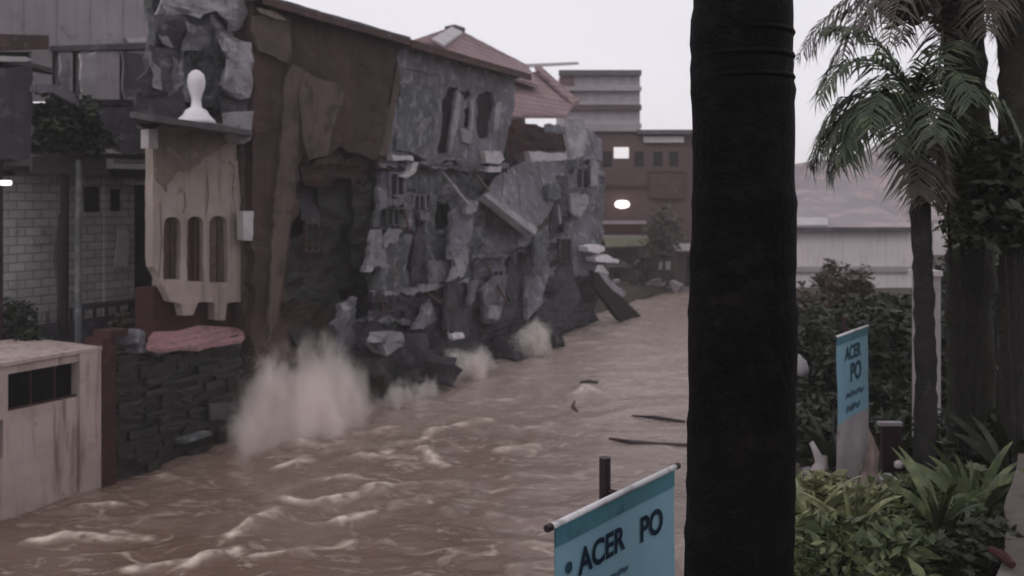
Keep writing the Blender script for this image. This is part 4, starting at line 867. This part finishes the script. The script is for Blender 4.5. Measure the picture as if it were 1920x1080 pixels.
# dark hedge and trees in the middle distance
small_tree('hedge_tree', (xat(1575, 22), 22, 1.5), .95, 1.15, 3600, .12, 'drybr', 'dark brownish tree rising before the white shed left of the slim palm', 21)
small_tree('hedge_tree', (xat(1660, 20), 20, 1.2), 1.2, 1.0, 3600, .12, 'leafd', 'dark green tree behind the far banner', 22)
small_tree('hedge_tree', (xat(1510, 18), 18, 1.2), .7, .8, 2200, .11, 'leafd', 'dark bushy tree just right of the black trunk at mid height', 23)
clump('dark_hedge', [(1600, 640, 16, 1.3, .9, 3500), (1520, 700, 15, .9, .7, 2200), (1690, 660, 16, 1.1, .9, 2600), (1790, 640, 17, 1.2, 1.2, 2800), (1880, 620, 17, 1.2, 1.5, 3000), (1640, 780, 14.5, 1.1, .6, 2200), (1540, 810, 13, .8, .5, 1600), (1850, 760, 13, 1.1, .7, 2200), (1880, 520, 18, 1.2, 1.0, 2200), (1800, 540, 18, .8, .8, 1500)], 'leafd', 'dark hedge mass behind the banner and trunks on the right bank', 'hedge', (xat(1650, 16), 16, 1.5), .1)
# pale pillar
x = MB(); Y = 12.5; ybox(x, 1727, 1764, 516, 700, Y, .28, 1.5); 
r = thing('pale_pillar', (xat(1745, Y), Y, 1.5), 'pale square pillar between the slim palm and the mossy trunk', 'pillar'); x.build('shaft', 'bannerwhite', r)
x = MB(); ybox(x, 1723, 1768, 508, 518, Y - .04, .36); x.build('cap', 'farwhite', r)
# things around the far banner
x = MB(); Y = 10.5
r = thing('side_table', (xat(1672, Y), Y, 1.6), 'small dark cabinet with a pale top beside the far banner', 'cabinet')
x = MB(); ybox(x, 1655, 1690, 800, 885, Y, .08); x.build('body', 'post', r); x = MB(); ybox(x, 1650, 1693, 793, 799, Y - .03, .1); x.build('top', 'conclite', r)
x = MB(); x.lathe(PX(1685, 878, 10.2), [(.03, 0), (.05, .02), (.05, .06), (.02, .09)], 12); x.build('knob', 'palemetal', r)
def stone(name, u, v, Y, prof, m_, label, cat):
    b = PX(u, v, Y); s = Y / F; x = MB(); x.tube([b + Vector((noise.noise(Vector((z * .05, u, 0))) * .12, 0, z * s)) for r_, z in prof], [r_ * s for r_, z in prof], 18, wob=.7)
    return single(name, x, m_, b, label, cat, smooth=True)
stone('garden_stone', 1540, 925, 10, [(20, 0), (24, 12), (18, 35), (14, 55), (17, 75), (13, 92), (6, 100)], 'bannerwhite', 'upright pale garden stone left of the far banner post', 'stone')
stone('garden_stone', 1612, 915, 9.7, [(38, 0), (36, 14), (30, 40), (34, 70), (26, 100), (14, 118), (5, 124)], 'garage', 'broad pinkish garden stone under the far banner', 'stone')
stone('garden_stone', 1500, 705, 13, [(12, 0), (15, 12), (14, 26), (8, 36), (3, 40)], 'conclite', 'small pale stone right beside the black trunk', 'stone')
# ledge strip
x = MB(); Y = 9.6; ybox(x, 1545, 1690, 903, 910, Y, .3); single('garden_edging', x, 'bannerwhite', (xat(1610, Y), Y, zat(910, Y)), 'thin pale edging strip below the far banner', 'edging')
# pinkish path at lower right
x = MB(); pts = [PX(1868, 1090, 6.3), PX(2050, 1090, 6.3), PX(2050, 840, 8.2), PX(1905, 850, 8.2), PX(1888, 930, 7.5)]
x.slab([(p.x, p.y, p.z) for p in pts], (0, 0, -.12), .04); o = x.build('garden_path', 'bankw', None); tag(o, kind='structure')
x = MB(); x.tube([PX(1858, 1030, 6.6), PX(1880, 1042, 6.5), PX(1898, 1060, 6.4)], [.03, .04, .03], 8); single('fallen_branch', x, 'maroon', PX(1880, 1050, 6.5), 'short dark red branch lying at the edge of the pinkish path', 'branch')
# shrubs
SH = [(1530, 960, 8.6, .52, .36, 1100, 'leafl', 'yellow green shrub at the foot of the black trunk, nearest the river'),
      (1610, 980, 8.2, .5, .3, 1000, 'leafl', 'light green shrub below the pinkish garden stone'),
      (1560, 1050, 7.3, .5, .32, 1000, 'leafm', 'mid green shrub at the bottom edge beside the black trunk'),
      (1660, 1055, 7.2, .45, .3, 900, 'leafm', 'mid green shrub at the bottom edge left of the slim palm'),
      (1760, 1010, 7.8, .5, .35, 1100, 'leafm', 'dark mid green shrub between the slim palm and the mossy trunk foot'),
      (1820, 960, 8.6, .5, .4, 1100, 'leafm', 'shrub at the foot of the mossy trunk'),
      (1840, 1050, 7.0, .38, .3, 800, 'leafd', 'dark shrub at the bottom edge left of the pinkish path'),
      (1500, 1020, 7.8, .3, .3, 500, 'leafl', 'pale leafed shrub tucked against the black trunk'),
      (1690, 950, 9.0, .4, .3, 800, 'leafm', 'small shrub in front of the dark cabinet'),
      (1890, 860, 9.6, .6, .5, 1300, 'leafd', 'dark shrub above the pinkish path at the right edge'),
      (1750, 860, 10.6, .4, .5, 900, 'leafd', 'dark upright shrub behind the slim palm base')]
for (u, v, Y, rx, rz, n, m_, lab) in SH:
    c = PX(u, v, Y); clump('garden_shrub', [(u, v, Y, rx, rz, n), (u + 25, v - 25, Y, rx * .6, rz * .7, n // 2), (u - 30, v + 5, Y, rx * .6, rz * .6, n // 2)], m_, lab, 'shrub', (c.x, Y, min(1.6, c.z - .4)), .075, 'garden shrubs on the right bank')
mb = MB(); rnd = random.Random(3)
for _ in range(15000):
    y = rnd.uniform(6, 16); x_ = rnd.uniform(4.3 + .28 * (y - 12), 4.3 + .28 * (y - 12) + 7); p = Vector((x_, y, 1.55)); a = rnd.uniform(0, 6.3); s = rnd.uniform(.05, .13)
    if noise.noise(Vector((x_ * .8, y * .8, 0))) < -.15: continue
    d = Vector((math.cos(a), math.sin(a), rnd.uniform(.6, 2))).normalized(); w = Vector((-math.sin(a), math.cos(a), 0)) * s * .3; b = p + Vector((0, 0, rnd.uniform(0, .15)))
    mb.add([b - w, b + w, b + d * s * 2], [(0, 1, 2)])
o = mb.build('ground_cover', 'leafm', None); tag(o, 'low green ground cover under the shrubs on the right bank', 'ground cover', kind='stuff')
# bushes at the left edge
clump('garden_shrub', [(20, 600, 20, .55, .5, 900), (60, 640, 19.5, .4, .25, 500)], 'leafd', 'dark shrub at the left edge above the rendered shed', 'shrub', tuple(PX(25, 655, 19.8)), .09, 'plants on the shed terrace')
clump('garden_shrub', [(262, 590, 23, .4, .45, 700), (225, 610, 22, .35, .3, 400)], 'drybr', 'brown dead shrub left of the beige house foot', 'shrub', tuple(PX(250, 640, 22.5)), .08, 'plants on the shed terrace')

def floater(name, pts, rad, m_, label, cat):
    P = [PW(u, v, .04 + .03 * (k % 2)) for k, (u, v) in enumerate(pts)]; mb = MB(); mb.tube(P, rad, 7, wob=.8); return single(name, mb, m_, P[0], label, cat)
floater('floating_branch', [(1142, 822), (1180, 828), (1230, 833), (1290, 834)], [.02, .05, .06, .05], 'post', 'nearer long dark branch drifting on the water beside the black trunk', 'branch')
floater('floating_branch', [(1185, 779), (1230, 783), (1285, 790)], [.02, .05, .05], 'post', 'farther dark branch drifting on the water beside the black trunk', 'branch')
floater('floating_log', [(1088, 719), (1104, 717), (1120, 720)], [.09, .14, .1], 'darkstone', 'short dark log stub bobbing in the water right of the ruins', 'log')
floater('floating_plank', [(1082, 772), (1074, 762), (1078, 752)], [.03, .05, .03], 'rust', 'small brown stick floating below the dark log stub', 'stick')
# blade leafed garden plants
def blade_plant(u, v, Y, h, n, seed, m_, label):
    base = PX(u, v, Y); r = thing('blade_plant', base, label, 'plant', 'garden shrubs on the right bank'); rnd = random.Random(seed); mb = MB()
    for k in range(n):
        a = rnd.uniform(0, 6.28); d = Vector((math.cos(a) * rnd.uniform(.25, .8), math.sin(a) * .5, 1)).normalized(); L_ = h * rnd.uniform(.6, 1.1); w_ = h * rnd.uniform(.05, .09); p = base.copy(); side = d.cross(Vector((rnd.gauss(0, 1), rnd.gauss(0, 1), .1))).normalized(); pr = None; m = 9
        vs = []
        for i in range(m + 1):
            f = i / m; ww = w_ * (.15 + 1.2 * math.sin(math.pi * min(1, f * .95 + .05)) ** .8) * (1 if f > .3 else f / .3 * .8 + .2); vs += [p - side * ww * .5, p + side * ww * .5]; p = p + d * L_ / m; d = (d + Vector((0, 0, -.16 * f)) + Vector((math.cos(a), math.sin(a), 0)) * .05).normalized()
        mb.add(vs, [(2 * i, 2 * i + 1, 2 * i + 3, 2 * i + 2) for i in range(m)])
    mb.build('foliage', m_, r)
blade_plant(1600, 1010, 7.6, .75, 16, 1, 'leafl', 'broad bladed pale plant standing above the shrubs under the far banner')
blade_plant(1520, 990, 8.0, .7, 14, 2, 'leafl', 'broad bladed plant close against the black trunk')
blade_plant(1760, 1000, 7.6, .8, 16, 3, 'leafm', 'broad bladed green plant between the slim palm and the mossy trunk')
blade_plant(1830, 980, 8.2, .9, 16, 4, 'leafm', 'tall broad bladed plant left of the pinkish path')
blade_plant(1560, 880, 10.0, .8, 14, 5, 'leafd', 'dark broad bladed plant beside the far banner post')
blade_plant(1890, 900, 9.0, .9, 14, 6, 'leafd', 'dark broad bladed plant at the right edge above the pinkish path')
# ------------------------------------------------------------------ spray
def spray(name, c, rx, ry, rz, dens, label, seed, ns=1.4):
    bm = bmesh.new(); bmesh.ops.create_icosphere(bm, subdivisions=4, radius=1)
    for v in bm.verts:
        d = v.co.normalized(); k = 1.3
        v.co = Vector(c) + D * d.x * k * rx + N * d.y * k * ry + Vector((0, 0, d.z * k * rz))
    bmesh.ops.recalc_face_normals(bm, faces=bm.faces[:]); me = bpy.data.meshes.new(name); bm.to_mesh(me); bm.free()
    m = bpy.data.materials.new(name + ' mist'); m.use_nodes = True; n = m.node_tree; L = n.links; n.nodes.clear()
    o_ = n.nodes.new('ShaderNodeOutputMaterial'); pv = n.nodes.new('ShaderNodeVolumePrincipled'); L.new(pv.outputs[0], o_.inputs['Volume'])
    pv.inputs['Color'].default_value = (.975, .915, .89, 1); pv.inputs['Anisotropy'].default_value = .1
    tc = n.nodes.new('ShaderNodeTexCoord'); nz_ = n.nodes.new('ShaderNodeTexNoise'); nz_.inputs['Scale'].default_value = ns; nz_.inputs['Detail'].default_value = 3; L.new(tc.outputs['Object'], nz_.inputs['Vector'])
    # radial falloff in the spray's own object space
    sb = n.nodes.new('ShaderNodeVectorMath'); sb.operation = 'SUBTRACT'; sb.inputs[1].default_value = tuple(c); L.new(tc.outputs['Object'], sb.inputs[0])
    mp = n.nodes.new('ShaderNodeMapping'); mp.vector_type = 'POINT'; mp.inputs['Rotation'].default_value = (0, 0, -math.atan2(D.y, D.x)); L.new(sb.outputs[0], mp.inputs[0])
    sc2 = n.nodes.new('ShaderNodeVectorMath'); sc2.operation = 'MULTIPLY'; sc2.inputs[1].default_value = (1 / rx, 1 / ry, 1 / rz); L.new(mp.outputs[0], sc2.inputs[0])
    ln = n.nodes.new('ShaderNodeVectorMath'); ln.operation = 'LENGTH'; L.new(sc2.outputs[0], ln.inputs[0])
    wn = n.nodes.new('ShaderNodeTexNoise'); wn.inputs['Scale'].default_value = 2.2 if rx < 2 else 1.2; wn.inputs['Detail'].default_value = 4; wn.inputs['Roughness'].default_value = .62; wm = n.nodes.new('ShaderNodeMapping'); wm.inputs['Scale'].default_value = (1, 1, .5); wm.inputs['Rotation'].default_value = (.15, .2, 0); L.new(tc.outputs['Object'], wm.inputs[0]); L.new(wm.outputs[0], wn.inputs['Vector']); L.new(wm.outputs[0], nz_.inputs['Vector'])
    w1 = n.nodes.new('ShaderNodeMath'); w1.operation = 'MULTIPLY_ADD'; w1.inputs[1].default_value = 2.4 if rx < 2 else 2.0; w1.inputs[2].default_value = -.3 if rx < 2 else -.05; L.new(wn.outputs['Fac'], w1.inputs[0])
    w2 = n.nodes.new('ShaderNodeMath'); w2.operation = 'SUBTRACT'; L.new(w1.outputs[0], w2.inputs[0]); L.new(ln.outputs['Value'], w2.inputs[1])
    w3 = n.nodes.new('ShaderNodeMath'); w3.operation = 'SUBTRACT'; w3.inputs[0].default_value = 1.28; L.new(ln.outputs['Value'], w3.inputs[1])
    w4 = n.nodes.new('ShaderNodeMath'); w4.operation = 'MINIMUM'; L.new(w2.outputs[0], w4.inputs[0]); L.new(w3.outputs[0], w4.inputs[1])
    fo = n.nodes.new('ShaderNodeMath'); fo.operation = 'MULTIPLY'; fo.use_clamp = True; fo.inputs[1].default_value = 2; L.new(w4.outputs[0], fo.inputs[0])
    nr = n.nodes.new('ShaderNodeMapRange'); nr.inputs[1].default_value = .36; nr.inputs[2].default_value = .62; nr.inputs[3].default_value = .25; nr.inputs[4].default_value = 1; L.new(nz_.outputs['Fac'], nr.inputs[0])
    mu = n.nodes.new('ShaderNodeMath'); mu.operation = 'MULTIPLY'; L.new(fo.outputs[0], mu.inputs[0]); L.new(nr.outputs[0], mu.inputs[1])
    m2 = n.nodes.new('ShaderNodeMath'); m2.operation = 'MULTIPLY'; m2.inputs[1].default_value = dens; L.new(mu.outputs[0], m2.inputs[0]); L.new(m2.outputs[0], pv.inputs['Density'])
    me.materials.append(m); o = bpy.data.objects.new(name, me); COL.objects.link(o)
    tag(o, label, 'spray', kind='stuff'); return o
def droplets(name, lumps, n, size, label, seed, m_='froth', core=.3):
    """churned spray: uneven lumps of froth wrapped in a cloud of fine drops that thins outwards"""
    rnd = random.Random(seed); mb = MB(); tot = sum(l[3] * l[4] for l in lumps)
    for (u, v, t, rx, rz, ry) in lumps:
        c = PF(u, v, t)
        bm = bmesh.new(); bmesh.ops.create_icosphere(bm, subdivisions=5, radius=1); vs = []
        if core < .4: bm.clear()
        for w_ in bm.verts:
            d = w_.co.normalized(); k = core * (1 + .3 * noise.noise(d * 2 + Vector((seed, u, 0))) + .2 * noise.noise(d * 5 + Vector((seed, u, 0))))
            vs.append(c + D * d.x * rx * k + N * d.y * ry * k + Vector((0, 0, d.z * rz * k)))
        mb.add(vs, [tuple(q.index for q in f.verts) for f in bm.faces]); bm.free()
        for _ in range(int(n * rx * rz / tot)):
            d = Vector((rnd.gauss(0, 1), rnd.gauss(0, 1), rnd.gauss(0, 1))).normalized()
            rr = (rnd.random() ** .4) * 1.2; rr *= 1 + .35 * noise.noise(d * 2 + Vector((seed, u, 0))) + .2 * noise.noise(d * 6 + Vector((seed, u, 0)))
            p = c + D * d.x * rx * rr + N * d.y * ry * rr + Vector((0, 0, d.z * rz * rr))
            if p.z < -.2: continue
            s_ = size * rnd.uniform(.5, 1.5); a = Vector((rnd.gauss(0, 1), rnd.gauss(0, 1), rnd.gauss(0, 1))).normalized() * s_
            b = a.cross(Vector((rnd.gauss(0, 1), rnd.gauss(0, 1), rnd.gauss(0, 1)))).normalized() * s_
            mb.add([p + a, p + b, p - a * .6 - b * .6], [(0, 1, 2)])
    me = bpy.data.meshes.new(name); me.from_pydata([tuple(v) for v in mb.v], [], mb.f); me.materials.append(M[m_])
    o = bpy.data.objects.new(name, me); COL.objects.link(o); tag(o, label, 'spray', kind='stuff'); return o
M['froth'] = mat('muddy froth', (.74, .64, .62), (.68, .58, .56), (.6, .51, .49), .8, rough=.7, bump=0)
M['froth2'] = mat('pale froth', (.60, .58, .53), (.5, .48, .44), (.4, .38, .34), 1.5, rough=.7, bump=0)
droplets('splash_mist', [(505, 790, -.6, .9, .75, .7), (560, 760, -.9, 1.3, 1.05, .8), (625, 755, -.8, 1.1, 1.05, .8), (655, 790, -.8, .9, .7, .7), (590, 700, -.5, .9, .7, .5), (495, 715, -.3, .75, 1.0, .4), (640, 695, -.4, .6, .55, .4)], 30000, .0065,
         'tall cloud of pale brown spray bursting up at the foot of the brown wall', 1)
droplets('foam_burst', [(1005, 622, -1.0, .6, .35, .4), (985, 640, -1, .7, .4, .4), (1012, 656, -1.2, .55, .45, .4)], 20000, .014, 'burst of pale greenish foam at the right foot of the collapsing house', 5, 'froth2', .6)
droplets('foam_burst', [(870, 690, -1.0, .8, .35, .4), (905, 672, -.9, .25, .4, .3), (850, 672, -.7, .4, .3, .3)], 14000, .014, 'burst of pale foam on the dark rubble at the middle foot of the collapsing house', 9, 'froth2', .6)
spray('drifting_spray', PF(575, 805, -1.1), 2.85, 1.25, 2.2, 2.8, 'thin drifting spray around the tall splash', 1, 1.0)
spray('foam_haze', PF(770, 742, -1.1), 1.8, .6, .55, 3, 'thin low spray along the dark blocks right of the tall splash', 6, 2.0)
spray('foam_haze', PF(1003, 640, -1.1), 1.25, .7, .8, 4.5, 'soft pale spray around the foam at the right foot of the collapsing house', 3, 2.0)
spray('foam_haze', PF(880, 688, -1.0), 1.5, .7, .7, 4, 'soft pale spray around the foam at the middle foot of the collapsing house', 4, 2.0)
# ------------------------------------------------------------------ haze
mb = MB(); mb.box((0, 100, 8.5), (262, 0, 0), (0, 262, 0), (0, 0, 12.6))
hm = bpy.data.materials.new('rain haze'); hm.use_nodes = True; hn = hm.node_tree; hn.nodes.clear()
ho = hn.nodes.new('ShaderNodeOutputMaterial'); hv = hn.nodes.new('ShaderNodeVolumePrincipled'); hv.inputs['Density'].default_value = .0012; hv.inputs['Color'].default_value = (.95, .93, .95, 1)
hn.links.new(hv.outputs[0], ho.inputs['Volume'])
o = mb.build('haze', hm, None); tag(o, 'thin rain haze over the river', 'haze', kind='stuff')
